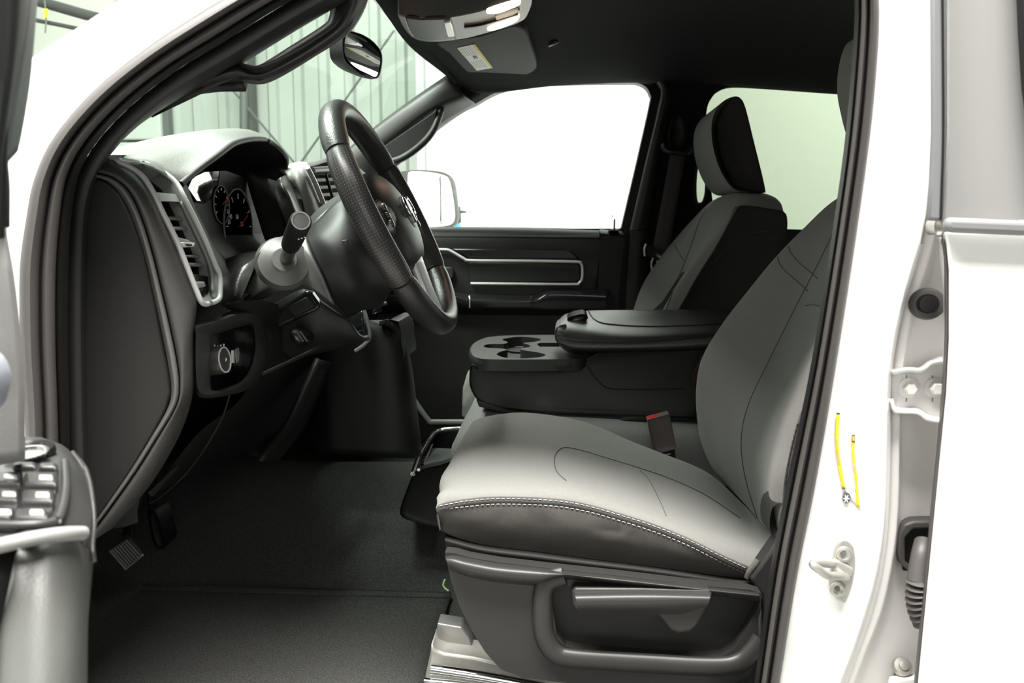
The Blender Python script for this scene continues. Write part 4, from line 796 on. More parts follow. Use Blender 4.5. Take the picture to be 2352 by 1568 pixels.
bar('demist_liner', (306,390), (372,400), (408,440), (352,440), -.03, M_black)
# headlamp switch
hsw = thing('headlight_switch', 'round headlight knob in a black panel below the driver side vent', 'switch', onD(520, 830))
BO = [(447,770),(452,748),(470,738),(500,722),(540,690),(600,712),(615,740),(612,790),(606,840),(586,880),(560,898),(500,912),(470,914),(455,900),(448,850)]
BI = [(486,790),(490,770),(510,762),(560,748),(572,750),(578,780),(578,820),(566,860),(548,880),(500,894),(488,888),(484,850)]
def bz(f, off): return [onD(a, b, off) for a, b in mixl(BO, cI, f)]
cI = [(450,770),(453,752),(500,738),(545,722),(590,722),(603,760),(603,800),(592,845),(575,872),(552,888),(520,900),(478,906),(456,896),(450,850)]
BI2 = [(486,785),(489,770),(515,761),(548,751),(574,748),(580,775),(580,805),(574,835),(564,858),(548,876),(522,888),(498,895),(486,888),(484,845)]
r0 = [onD(a, b, -.004) for a, b in [(446,770),(449,745),(498,728),(545,708),(602,712),(614,755),(614,800),(604,850),(588,880),(560,898),(524,908),(476,914),(452,904),(446,850)]]
r1 = [onD(a, b, .010) for a, b in cI]; r2 = [onD(a+(c-a)*.75, b+(d-b)*.75, .008) for (a, b), (c, d) in zip(cI, BI2)]; r3 = [onD(a, b, -.006) for a, b in BI2]
def loop3(name, rl, m, parent, cap=False, n=4):
    L_ = [cr(r, n, True) for r in rl]; N_ = len(L_[0]); V = [p for r in L_ for p in r]
    Fc = [(j*N_+i, j*N_+(i+1) % N_, (j+1)*N_+(i+1) % N_, (j+1)*N_+i) for j in range(len(L_)-1) for i in range(N_)]
    if cap: Fc.append(tuple((len(L_)-1)*N_+i for i in range(N_)))
    return obj(name, V, Fc, m, parent, auto=50)
loop3('switch_bezel', [r0, r1, r2, r3], M_plastic_l, hsw)
loop3('switch_panel', [r3, [p+Vector((-.012, 0, 0)) for p in r3]], M_gloss, hsw, cap=True)
kc = onD(516, 826, .012)
nk = Vector((.98, -.05, .12)).normalized()
disc('knob', kc-nk*.026, nk, [(.0185, 0), (.018, .022), (.0168, .026)], M_plastic_l, hsw, n=32)
disc('knob_ring', kc-nk*.001, nk, [(.0168, 0), (.0168, .002), (.0152, .002), (.015, 0)], M_silver, hsw, n=32)
text('A', .0065, kc+nk*.002, nk.cross(Vector((0, 0, 1)))*-1, (0, 0, 1), M_white, 'lamp_symbol', hsw)
for k in range(4): disc('index_mark', onD(492+k*7, 796-abs(k-1)*2, -.005), (1, 0, 0), [(.0018, 0), (.0018, .001)], M_white, hsw, n=8)
plate3('dimmer_wheel', [onD(a, b, -.002) for a, b in ((543,800),(549,797),(551,810),(550,828),(545,834),(542,815))], [], (-.002, 0, 0), M_trimgrey, hsw, bevel=.001)
plate3('dimmer_mark', [onD(a, b, -.006) for a, b in ((536,805),(539,803),(539,833),(536,833))], [], (-.003, 0, 0), M_white, hsw, bevel=0)
# lower dash (knee bolster) and panels
sheet3('knee_panel', [[onD(505,700,-.004), onD(560,692,.01), onD(606,690,.015), onD(640,700,.015)], [onD(600,760,-.004), onD(615,770,.005), onD(640,790,.0), onD(660,810,0)], [onD(560,905,-.01), onD(600,900,-.01), onD(680,850,-.01), onD(740,810,-.01)], [onD(450,1000,-.01), onD(520,980,-.02), onD(620,930,-.02), onD(720,870,-.02)], [onD(345,1140,-.01), onD(440,1090,-.03), onD(560,1040,-.04), onD(680,960,-.04)]], M_black, db, nu=24, nv=6)
seam_pts = [onD(528,905,.0), onD(510,960,.0), onD(470,1030,.0), onD(425,1090,.0), onD(370,1140,.0), onD(345,1155,0)]
tube3('panel_line', seam_pts, .0012, M_plastic_l, db, n=6)
plate3('fuse_cover', [onD(a, b, .002) for a, b in ((345,1130),(408,1068),(414,1072),(400,1085),(352,1140))], [], (-.004, 0, 0), M_plastic, db, bevel=.001)
tube3('knee_trim', [K(604,858,-.40), K(640,842,-.39), K(690,818,-.38), K(735,796,-.37)], .0025, M_plastic, db, n=8)
sheet3('column_support', [[K(735,825,-.42), K(700,900,-.44), K(660,980,-.46), K(600,1060,-.48)], [K(765,835,-.41), K(735,900,-.43), K(700,980,-.45), K(640,1060,-.48)]], M_black, db, nu=12, nv=3, solid=.01)
# center stack lower part
sheet3('center_stack', [[P(700,740,.72), P(735,820,.72), P(730,900,.72), P(720,1040,.72)], [P(850,735,.70), P(900,760,.70), P(925,820,.70), P(950,1052,.70)], [P(905,735,.95), P(922,780,.95), P(940,840,.95), P(965,1040,.95)]], M_black, db, nu=20, nv=5, solid=.01)
puffy('stack_shelf', PO([(880,742),(915,738),(922,790),(926,826),(890,826),(870,790)], .70, 2), .14, .01, M_black, db)
plate('stack_pocket', [(795,735),(832,712),(838,765),(830,780),(812,783)], .64, .02, M_lens, db, bevel=.003)
tube('pocket_trim', [(832,706,.63),(842,730,.63),(850,770,.63),(838,790,.63),(816,806,.63)], .0035, M_trimgrey, db)
for k, (a, b) in enumerate(((862,715),(880,742),(893,744),(868,752))):
    puffy('stack_button', PO([(a-9,b-4),(a+9,b-8),(a+10,b+2),(a-8,b+7)], .66+.02*k, 0), .02, .003, M_gloss if k in (0, 3) else M_plastic_l, db)
# ================================================================== STEERING COLUMN
sc = thing('steering_column', 'steering column shroud with grey lower cover behind the wheel', 'steering column', P(720, 650, .42))
sheet('column_shroud', [[(700,540,.36),(730,505,.36),(790,452,.38),(830,500,.38)],
  [(708,560,.32),(745,540,.31),(800,500,.33),(845,540,.34)],
  [(725,600,.30),(770,580,.295),(825,560,.31),(880,600,.33)],
  [(745,640,.30),(790,625,.30),(840,620,.32),(905,650,.34)],
  [(768,690,.33),(810,675,.32),(850,668,.34),(890,680,.36)],
  [(790,716,.38),(820,712,.37),(850,706,.38),(880,700,.40)],
  [(800,716,.46),(830,712,.46),(860,706,.46),(890,700,.46)]], M_black, sc, nu=24, nv=6, solid=.006)
sheet('shroud_top', [[(700,540,.36),(730,505,.36),(790,452,.38)],[(695,520,.42),(730,480,.44),(785,440,.46)],[(710,520,.52),(745,480,.54),(790,440,.54)]], M_plastic_l, sc, nu=12, nv=4, solid=.005)
plate('shroud_catch', [(784,552),(797,550),(798,560),(786,562)], .292, .004, M_plastic_l, sc, bevel=.001)
sheet('lower_cover', [[(545,668,.40),(575,612,.40),(602,575,.39),(640,545,.37),(690,535,.36),(706,548,.35)],
  [(560,672,.36),(590,625,.355),(620,600,.35),(660,580,.34),(700,575,.33),(718,580,.33)],
  [(580,680,.35),(620,655,.345),(655,640,.34),(690,630,.33),(720,630,.325),(740,640,.32)],
  [(560,692,.37),(610,684,.36),(655,660,.35),(690,652,.34),(725,670,.33),(765,700,.33)]], M_colgrey, sc, nu=30, nv=6, solid=.006)
disc('stalk_collar', P(652,600,.315), (P(691,507,.16)-P(655,600,.32)).normalized(), [(.040,-.012),(.036,.0),(.02,.006),(.017,.010)], M_colgrey, sc, n=32)
tube('cover_line', [(630,612,.30),(618,630,.322),(612,645,.335)], .0008, M_black, sc, n=5)
# lower dark fascia beneath column
sheet('lower_fascia', [[(612,706,.44),(640,690,.42),(690,665,.40),(712,668,.40),(745,700,.40)],
  [(612,750,.42),(650,725,.39),(700,690,.38),(735,700,.38),(800,735,.40)],
  [(640,800,.43),(680,780,.40),(720,770,.39),(760,770,.40),(830,780,.42)],
  [(680,830,.46),(700,820,.46),(740,810,.46),(790,800,.46),(850,780,.46)]], M_plastic, sc, nu=24, nv=5, solid=.008)
plate('fascia_pocket', [(622,735),(640,708),(700,668),(712,668),(735,700),(730,712),(640,752),(625,748)], .375, .02, M_gloss, sc, bevel=.004)
plate('pocket_door', [(655,706),(702,682),(722,704),(676,728)], .366, .008, M_black, sc, bevel=.002)
puffy('tilt_lever', PO([(664,760),(676,752),(690,756),(706,776),(704,790),(690,796),(670,782)], .36, 3), .03, .008, M_gloss, sc)
for k in range(2): tube('lever_rib', [(680+k*9,760,.356),(697+k*9,784,.356)], .0015, M_colgrey, sc, sm=1, n=6)
# turn stalk
tsx = thing('turn_signal_stalk', 'black turn signal stalk pointing at the viewer with silver tip', 'stalk', P(655, 600, .32))
s0, s1, s2 = P(655,604,.33), P(668,562,.24), P(691,507,.155)
ax = (s2-s1).normalized()
tube3('stalk_arm', [s0, s1, s1+ax*.02], lambda t: .0095+.001*t, M_gloss, tsx, sm=4, n=16)
disc('stalk_grip', s1, ax, [(.0125, 0), (.0135, .03), (.0135, (s2-s1).length-.003), (.012, (s2-s1).length)], M_black, tsx, n=28)
disc('tip_ring', s2, ax, [(.0115, -.001), (.0115, .0012), (.0098, .0012), (.0098, 0)], M_silver, tsx, n=28)
disc('tip_button', s2, ax, [(.0096, -.001), (.009, .001), (.004, .0017)], M_trimgrey, tsx, n=24)
for k in range(3): box('grip_mark', P(686+k*7,549-k*2,.165)-Vector((.001, .0005, .0005)), P(686+k*7,549-k*2,.165)+Vector((.001, .0005, .0005)), M_white, tsx, bevel=0)
# shifter on column right
sh = thing('gear_lever', 'grey gear lever top behind the steering wheel rim', 'gear lever', P(790, 450, .55))
puffy('lever_knob', PO([(779,436),(792,428),(806,448),(805,462),(792,470),(780,456)], .53, 3), .03, .01, M_silver, sh)
tube('lever_arm', [(790,455,.54),(760,500,.5),(745,540,.46)], .01, M_plastic_l, sh)
# ================================================================== STEERING WHEEL
Cw = P(903, 503, .42); tw = (P(785, 262, .42)-P(1022, 745, .42)).normalized(); yw = Vector((0, 1, 0)); nw = tw.cross(yw)*-1
if nw.x < 0: nw = -nw
Rr = (P(785, 262, .42)-P(1022, 745, .42)).length/2
sw = thing('steering_wheel', 'black leather steering wheel with perforated grips', 'steering wheel', Cw-nw*.1)
def rim(name, a0, a1, m, r=.0175, parent=sw):
    V = []; Fc = []; n = max(6, int(abs(a1-a0)/4)); k_ = 20
    for i in range(n+1):
        t = i/n; a = math.radians(a0+(a1-a0)*t); e = min(t, 1-t)*n; rr = r*(1-.12*math.exp(-e*1.3))
        d = tw*math.cos(a)+yw*math.sin(a); c = Cw+d*Rr
        for k in range(k_):
            b = 2*math.pi*k/k_; V.append(c+d*math.cos(b)*rr*.95+nw*math.sin(b)*rr*1.12)
    for i in range(n):
        for k in range(k_): Fc.append((i*k_+k, i*k_+(k+1) % k_, (i+1)*k_+(k+1) % k_, (i+1)*k_+k))
    Fc.append(tuple(range(k_))); Fc.append(tuple(n*k_+k for k in range(k_)))
    o = obj(name, V, Fc, m, parent, auto=50)
    off = parent.location; uv = o.data.uv_layers.new(name='surface')
    for l in o.data.loops:
        q = o.data.vertices[l.vertex_index].co+off-Cw; d = Vector((q.dot(tw), q.dot(yw), q.dot(nw))); rad = math.hypot(d.x, d.y)
        uv.data[l.index].uv = (math.atan2(d.y, d.x)*Rr, math.atan2(d.z, rad-Rr)*r)
    return o
# perforated leather
M_perf = mat('perforated_leather', (.026, .025, .024), .33)
nt = M_perf.node_tree; tcn = nt.nodes.new('ShaderNodeTexCoord'); vo = nt.nodes.new('ShaderNodeTexVoronoi'); vo.voronoi_dimensions = '2D'; vo.inputs['Scale'].default_value = 240; vo.inputs['Randomness'].default_value = .08
rp = nt.nodes.new('ShaderNodeValToRGB'); rp.color_ramp.elements[0].position = .11; rp.color_ramp.elements[1].position = .19; rp.color_ramp.elements[0].color = (.15, .145, .14, 1); rp.color_ramp.elements[1].color = (.026, .025, .024, 1)
nt.links.new(tcn.outputs['UV'], vo.inputs['Vector']); nt.links.new(vo.outputs['Distance'], rp.inputs['Fac']); nt.links.new(rp.outputs['Color'], nt.nodes['Principled BSDF'].inputs['Base Color'])
rim('rim_top', -56, 56, M_leather); rim('rim_grip', 57, 122, M_perf); rim('rim_grip', -57, -122, M_perf); rim('rim_bottom', 123, 237, M_leather_s)
for a in (-56.5, 56.5, 122.5, -122.5):
    d = tw*math.cos(math.radians(a))+yw*math.sin(math.radians(a)); tt = (-tw*math.sin(math.radians(a))+yw*math.cos(math.radians(a)))
    disc('rim_seam', Cw+d*Rr-tt*.0008, tt, [(.0168, 0), (.0168, .0016)], M_plastic_l, sw, n=20)
def WH(t, y, n): return Cw+tw*t+yw*y+nw*n
# airbag cover
V = []; Fc = []; nr, ns = 9, 36
for j in range(nr):
    f = j/(nr-1)
    for k in range(ns):
        a = 2*math.pi*k/ns; ca, sa = math.cos(a), math.sin(a); e = (abs(ca)**2.6+abs(sa)**2.6)**(-1/2.6)
        r = math.sin(f*math.pi/2)
        V.append(WH(.082*ca*e*r-.004, .095*sa*e*r, -.005+.032*math.cos(f*math.pi/2)))
for j in range(nr-1):
    for k in range(ns): Fc.append((j*ns+k, j*ns+(k+1) % ns, (j+1)*ns+(k+1) % ns, (j+1)*ns+k))
hubo = obj('airbag_cover', V, Fc, M_plastic_l, sw, auto=70)
V2 = []
for j, (s, nn) in enumerate(((1.0, -.005), (1.0, -.03), (.75, -.06), (.5, -.10))):
    for k in range(ns):
        a = 2*math.pi*k/ns; V2.append(WH(.08*math.cos(a)*s-.004, .09*math.sin(a)*s, nn))
obj('hub_back', V2, [(j*ns+k, j*ns+(k+1) % ns, (j+1)*ns+(k+1) % ns, (j+1)*ns+k) for j in range(3) for k in range(ns)], M_black, sw)
for s in (-1, 1):
    sheet3('spoke', [[WH(.03, s*.07, .008), WH(.022, s*.12, .006), WH(.03, s*(Rr-.008), .0)], [WH(.0, s*.07, .018), WH(.0, s*.12, .012), WH(0, s*(Rr-.006), .004)], [WH(-.035, s*.07, .008), WH(-.03, s*.12, .006), WH(-.05, s*(Rr-.015), .0)]], M_plastic_l, sw, nu=12, nv=4, solid=.012)
    for k in range(3): disc('wheel_button', WH(-.002-.012*k+.012, s*.105, .014), nw, [(.007, 0), (.0065, .003), (.004, .004)], M_gloss, sw, n=14)
sheet3('lower_spoke', [[WH(-.07, -.035, .008), WH(-.12, -.03, .004), WH(-(Rr-.008), -.04, 0)], [WH(-.07, 0, .014), WH(-.12, 0, .008), WH(-(Rr-.006), 0, .003)], [WH(-.07, .035, .008), WH(-.12, .03, .004), WH(-(Rr-.008), .04, 0)]], M_silver, sw, nu=12, nv=4, solid=.01)
# emblem : horned head badge
em_ = disc('emblem_base', WH(.0, 0, .0235), nw, [(.026, 0), (.026, .003), (.023, .004)], M_plastic_l, sw, n=30)
for s in (-1, 1):
    tube3('emblem_horn', [WH(.018, s*.004, .029), WH(.019, s*.014, .030), WH(.006, s*.021, .030), WH(-.006, s*.017, .030), WH(-.002, s*.010, .030)], .0036, M_chrome, sw, sm=5, n=8)
plate3('emblem_face', [WH(t, y, .032) for t, y in ((.016, -.006), (.018, 0), (.016, .006), (.0, .006), (-.016, .003), (-.02, 0), (-.016, -.003), (.0, -.006))], [], -nw*.006, M_chrome, sw, bevel=.001)
# ================================================================== INTERIOR MIRROR
rm = thing('rear_view_mirror', 'black rear view mirror hanging at the top of the windshield', 'mirror', P(820, 60, .82))
def Yv(px, py): return .74+(px-790)/84*.17
gl = [(794,84),(802,76),(814,78),(832,86),(852,100),(868,118),(873,130),(872,150),(867,170),(860,176),(846,170),(821,158),(803,144),(793,128),(791,104)]
hb = [(788,80),(798,71),(814,73),(836,81),(857,95),(873,114),(878,130),(877,152),(871,175),(862,181),(845,175),(818,163),(798,148),(788,132),(786,104)]
plate('mirror_glass', gl, Yv, .003, M_mirror, rm, bevel=.0005, curve=3)
H0 = [P(v.x, v.y, Yv(v.x, v.y)-.001) for v in cr([(a, b, 0) for a, b in hb], 3, True)]
cH = sum(H0, Vector())/len(H0); H1 = [p+Vector((-.010, .006, 0)) for p in H0]; H2 = [cH+(p-cH)*.93+Vector((-.03, .01, .002)) for p in H0]; H3 = [cH+(p-cH)*.6+Vector((-.04, .012, .004)) for p in H0]
Gi = [P(v.x, v.y, Yv(v.x, v.y)-.0015) for v in cr([(a, b, 0) for a, b in gl], 3, True)]
N_ = len(H0); Gi = [cH+(p-cH)*.955 for p in H0]
V = Gi+H0+H1+H2+H3; Fc = [(j*N_+i, j*N_+(i+1) % N_, (j+1)*N_+(i+1) % N_, (j+1)*N_+i) for j in range(4) for i in range(N_)]+[tuple(4*N_+i for i in range(N_))]
obj('housing', V, Fc, M_black, rm, auto=50)
tube3('mirror_arm', [cH+Vector((-.035, .01, .01)), cH+Vector((-.06, .02, .05)), cH+Vector((-.06, .02, .10))], .009, M_black, rm)
puffy('mirror_switch', PO([(822,160),(836,168),(838,174),(826,170)], .80, 0), .015, .003, M_black, rm)
# ================================================================== OVERHEAD CONSOLE, visor
ZC = 1.150
oc = thing('overhead_console', 'grey overhead console with two lit map lamps on the headliner', 'overhead console', PZ(1060, 60, ZC))
oo = [(914,33),(931,38),(968,42),(1033,40),(1087,30),(1118,22),(1155,12),(1189,2),(1204,-6),(1220,-4),(1221,10),(1213,31),(1203,46),(1172,60),(1121,75),(1070,88),(1019,95),(985,96),(960,92),(942,82),(925,60)]
o3 = [PZ(v.x, v.y, ZC) for v in cr([(a, b, 0) for a, b in oo], 3, True)]
plate3('console_shell', o3, [], (0, 0, .05), M_trimgrey if False else mat('console_grey', (.075, .074, .068), .35, bump=.1, scale=900), oc, bevel=.006, seg=4)
dk = [(932,42),(968,46),(1034,44),(1042,64),(1048,88),(1019,92),(985,92),(962,89),(950,84),(938,62)]
plate3('bin_door', [PZ(a, b, ZC-.003) for a, b in dk], [], (0, 0, .008), M_plastic_l, oc, bevel=.002)
plate3('bin_latch', [PZ(a, b, ZC-.007) for a, b in ((1020,54),(1034,51),(1038,60),(1044,84),(1030,86),(1026,80))], [], (0, 0, .008), M_silver, oc, bevel=.0015)
tube3('door_line', [PZ(a, b, ZC-.002) for a, b in ((1033,41),(1039,62),(1047,90))], .0014, M_black, oc, n=6)
for l in ([(1117,28),(1130,22),(1165,11),(1192,4),(1196,7),(1190,14),(1160,26),(1140,32),(1122,32)], [(1120,68),(1140,58),(1165,48),(1190,38),(1193,40),(1186,50),(1160,62),(1135,70),(1124,71)]):
    ln = plate3('map_lamp', [PZ(v.x, v.y, ZC-.004) for v in cr([(a, b, 0) for a, b in l], 3, True)], [], (0, 0, .006), M_lamp, oc, bevel=.001)
sheet3('console_channel', [[PZ(a, b, ZC-.001) for a, b in ((1066,60),(1100,56),(1136,46),(1190,30))], [PZ(a, b, ZC-.005) for a, b in ((1066,64),(1100,60),(1136,50),(1190,33))], [PZ(a, b, ZC-.001) for a, b in ((1066,68),(1100,64),(1136,54),(1190,37))]], M_plastic_l, oc, nu=16, nv=3)
plate3('lamp_switch', [PZ(a, b, ZC-.004) for a, b in ((1136,38),(1145,34),(1190,22),(1194,26),(1180,36),(1140,48))], [], (0, 0, .005), M_trimgrey, oc, bevel=.002)
plate3('console_vent', [PZ(a, b, ZC-.003) for a, b in ((916,36),(931,42),(938,64),(950,86),(944,82),(928,60))], [], (0, 0, .004), M_trimgrey, oc, bevel=.001)
pl = bpy.data.lights.new('map_light', 'POINT'); pl.energy = .4; pl.color = (1, .62, .42); pl.shadow_soft_size = .02
plo = bpy.data.objects.new('map_light', pl); COL.objects.link(plo); plo.location = PZ(1158, 40, ZC)+Vector((0, -.02, -.08))
sv = thing('sun_visor', 'black passenger sun visor folded up against the headliner', 'sun visor', PZ(1120, 130, 1.15))
vo_ = [(1006,98),(1030,122),(1052,146),(1070,164),(1085,169),(1102,170),(1112,177),(1138,179),(1180,176),(1214,170),(1228,162),(1232,150),(1220,112),(1205,70),(1170,62),(1100,84)]
plate3('visor_panel', [PZ(v.x, v.y, 1.155) for v in cr([(a, b, 0) for a, b in vo_], 3, True)], [], (0, 0, .02), mat('visor_cloth', (.019, .019, .018), .8, bump=.3, scale=900), sv, bevel=.005, seg=3)
lb = [(1050,111),(1091,102),(1132,156),(1095,162)]
lab = plate3('warning_label', [PZ(a, b, 1.1535) for a, b in lb], [], (0, 0, .001), M_white, sv, bevel=0)
def bil(u, v): return ((1-u)*(1-v)*lb[0][0]+u*(1-v)*lb[1][0]+u*v*lb[2][0]+(1-u)*v*lb[3][0], (1-u)*(1-v)*lb[0][1]+u*(1-v)*lb[1][1]+u*v*lb[2][1]+(1-u)*v*lb[3][1])
plate3('label_band', [PZ(*bil(u, v), 1.1528) for u, v in ((.86, 0), (1, 0), (1, 1), (.86, 1))], [], (0, 0, .0008), M_yellow, lab, bevel=0)
for k in range(6):
    for (v0, v1) in ((.05, .38), (.62, .95)):
        u = .08+k*.12; plate3('text_line', [PZ(*bil(*q), 1.1528) for q in ((u, v0), (u+.035, v0), (u+.035, v1), (u, v1))], [], (0, 0, .0008), M_trimgrey, lab, bevel=0)
plate3('label_symbol', [PZ(*bil(*q), 1.1528) for q in ((.4, .42), (.62, .43), (.6, .56), (.5, .5), (.4, .57))], [], (0, 0, .0008), M_ink, lab, bevel=0)
tag(tube3('coat_hook', [PZ(1253,108,1.205), PZ(1262,102,1.195), PZ(1275,96,1.195), PZ(1282,92,1.205)], .006, M_plastic_l, n=10), 'small grey clip on the headliner right of the sun visor', 'clip')
# ================================================================== PEDALS
pe = thing('brake_pedal', 'brake pedal with ribbed metal edged pad under the dashboard', 'pedal', P(290, 1270, .35))
Rp = [P(255,1262,.36), P(297,1236,.36), P(330,1272,.36), P(292,1305,.36)]
plate3('pedal_pad', Rp, [], (-.015, .02, .0), M_rubber, pe, bevel=.003)
for k in range(7):
    a = Rp[0].lerp(Rp[1], .1+k*.13); b = Rp[3].lerp(Rp[2], .1+k*.13); tube3('pad_rib', [a+Vector((0, -.002, 0)), b+Vector((0, -.002, 0))], .0016, M_trimgrey, pe, sm=1, n=6)
tube3('pad_edge', [Rp[0]+Vector((0, -.003, 0)), Rp[3]+Vector((0, -.003, 0)), Rp[2]+Vector((0, -.003, 0))], .0024, M_trimgrey, pe, sm=1, n=8)
tube('pedal_arm', [(290,1268,.38),(300,1200,.42),(330,1120,.45),(340,1050,.5)], .009, M_black, pe)
gp = thing('accelerator_pedal', 'dim black accelerator pedal right of the brake pedal', 'pedal', P(360, 1240, .62))
puffy('pedal_pad', PO([(340,1180),(358,1175),(378,1245),(366,1262),(350,1240)], .58, 2), .05, .008, M_black, gp)
tube('pedal_arm', [(352,1190,.61),(345,1120,.63)], .008, M_black, gp)
# ================================================================== B pillar fittings (near side)
fit = thing('bump_stop', 'round black rubber bump stop on the white door jamb', 'bump stop', P(2127, 697, .04))
disc('rubber_cup', P(2127,697,.022), (0,-1,0), [(.0165,0),(.0165,.004),(.0145,.010),(.0105,.011)], M_rubber, fit, n=36, sx=1.08)
disc('center_cap', P(2130,697,.011), (0,-1,0), [(.0098,0),(.0098,.002),(.0085,.002),(.0085,.005),(.006,.0055)], M_black, fit, n=30, sx=1.15)
hg = thing('hinge_bracket', 'white painted upper hinge bracket of the rear door with two bolts', 'bracket', P(2100, 900, .04))
hgo = [(2046,856),(2055,847),(2085,848),(2110,850),(2122,846),(2138,833),(2150,829),(2185,828),(2185,970),(2157,966),(2130,959),(2107,944),(2076,942),(2052,938),(2043,922)]
plate('hinge_leaf', hgo, .025, .012, M_paintshade, hg, bevel=.003, curve=2, seg=3)
sheet('hinge_flange', [[(2046,850,.01),(2085,843,.01),(2110,845,.01),(2124,840,.01),(2138,829,.01),(2185,822,.01)],[(2048,858,.026),(2085,851,.026),(2110,853,.026),(2124,849,.026),(2140,836,.026),(2185,830,.026)]], M_paint, hg, nu=20, nv=2, solid=.003)
sheet('hinge_flange', [[(2042,918,.01),(2052,946,.01),(2078,950,.01),(2108,952,.01),(2130,967,.01),(2180,975,.01)],[(2046,914,.026),(2054,936,.026),(2078,940,.026),(2108,942,.026),(2132,957,.026),(2180,964,.026)]], M_paint, hg, nu=20, nv=2, solid=.003)
for bx in (2086, 2146):
    c = P(bx, 890, .025); bo = disc('bolt', c, (0,-1,0), [(.0105,0),(.0105,.0018),(.0085,.0022)], M_paintshade, hg, n=24)
    disc('bolt_head', c+Vector((0,-.002,0)), (0,-1,0), [(.0066,0),(.0066,.006),(.0055,.0075)], M_paintshade, bo, n=6)
    for yy in (862, 914): box('slot_mark', P(bx-4, yy+4, .0245)-Vector((.0006,0,.002)), P(bx-4, yy+4, .0245)+Vector((.0006,.001,.002)), M_trimgrey, hg, bevel=0)
# certification label
ct = thing('jamb_label', 'yellow striped tire label with fine print on the white jamb', 'label', P(1945, 1060, -.002))
L1 = [(1925,949),(1923,975),(1922,1000),(1923,1030),(1927,1060),(1932,1090),(1938,1123)]; L2 = [(1963,966),(1962,1000),(1961,1030),(1963,1060),(1967,1090),(1971,1125),(1975,1167)]
sheet('label_sheet', [[(a-2, b, -.0012) for a, b in L1], [(a+2, b+6, -.0012) for a, b in L2]], M_white, ct, nu=20, nv=3, solid=.0003)
def lstrip(name, c, w_, m, s0=0, s1=1):
    p = resample([Vector((a, b, 0)) for a, b in c], 21); p = p[int(s0*20):int(s1*20)+1]
    return sheet(name, [[(v.x-w_, v.y, -.0019) for v in p], [(v.x+w_, v.y, -.0019) for v in p]], m, ct, nu=20, nv=1, solid=.0003)
lstrip('yellow_stripe', L1, 4, M_yellow); lstrip('yellow_stripe', [(1960,999),(1959,1036),(1962,1065),(1966,1099),(1971,1165)], 3.5, M_yellow)
plate('stripe_end', [(1957,998),(1964,999),(1964,1016),(1957,1015)], -.0026, .0004, M_ink, ct, bevel=0)
plate('stripe_mark', [(1958.5,1002),(1962.5,1002.5),(1962.5,1012),(1958.5,1012)], -.0030, .0004, M_yellow, ct, bevel=0)
for yy in (949, 1122): plate('stripe_end', [(1921+(13 if yy > 1000 else 0),yy-2),(1930+(12 if yy > 1000 else 0),yy-1),(1930+(12 if yy > 1000 else 0),yy+2),(1921+(13 if yy > 1000 else 0),yy+1)], -.0026, .0004, M_ink, ct, bevel=0)
for k, f in enumerate((.25, .4, .55, .7, .82)):
    c = [(a+(c_-a)*f, b+(d-b)*f) for (a, b), (c_, d) in zip(L1, L2)]
    for (s0, s1) in ((.05, .3), (.35, .6), (.65, .95)):
        if (k+int(s0*10)) % 3 != 2: lstrip('print_line', c, .7, M_inkp, s0, s1)
for c_, m_ in ((L1, M_ink), ([(1960,1030),(1962,1065),(1966,1099),(1970,1140)], M_ink)):
    p = resample([Vector((a, b, 0)) for a, b in c_], 20)[6:14]
    sheet('print_line', [[(v.x-.6, v.y, -.0025) for v in p], [(v.x+.6, v.y, -.0025) for v in p]], M_trimgrey, ct, nu=8, nv=1, solid=.0003)
disc('tire_symbol', P(1944,1143,-.0018), (0,-1,0), [(.0058,0),(.0058,.0006)], M_ink, ct, n=24, sx=.72)
for k in range(6):
    a = math.pi*k/3; c = P(1944,1145,-.0026); tube3('symbol_spoke', [c, c+Vector((math.cos(a)*.003, 0, math.sin(a)*.0042))], .0005, M_white, ct, sm=1, n=4)
# striker
sk = thing('door_striker', 'zinc door striker loop with two screws low on the jamb', 'striker', P(1935, 1310, 0))
so_ = [(1920,1262),(1931,1241),(1940,1239),(1952,1245),(1963,1260),(1966,1300),(1962,1330),(1956,1354),(1944,1383),(1936,1385),(1922,1374),(1911,1355),(1908,1335),(1912,1300)]
plate('striker_plate', so_, -.006, .008, M_steel, sk, bevel=.002, seg=3, curve=2)
for a, b in ((1938,1272), (1924,1352)):
    sc_ = disc('screw', P(a, b, -.006), (0,-1,0), [(.0085,0),(.0080,.002),(.0055,.0028),(.003,.0015)], M_steel, sk, n=24)
    disc('screw_socket', P(a, b, -.0085), (0,-1,0), [(.0026,0),(.0026,.0006)], M_dark, sc_, n=6)
tube3('striker_loop', [P(1915,1296,-.006), P(1895,1294,-.022), P(1872,1292,-.040), P(1868,1297,-.045), P(1884,1310,-.045), P(1900,1321,-.040), P(1925,1322,-.022), P(1944,1324,-.006)], .0042, M_steel, sk, sm=4, n=12)
plate('loop_reinforcement', [(1914,1284),(1926,1286),(1962,1306),(1962,1322),(1950,1334),(1920,1322),(1912,1304)], -.010, .006, M_steel, sk, bevel=.003)
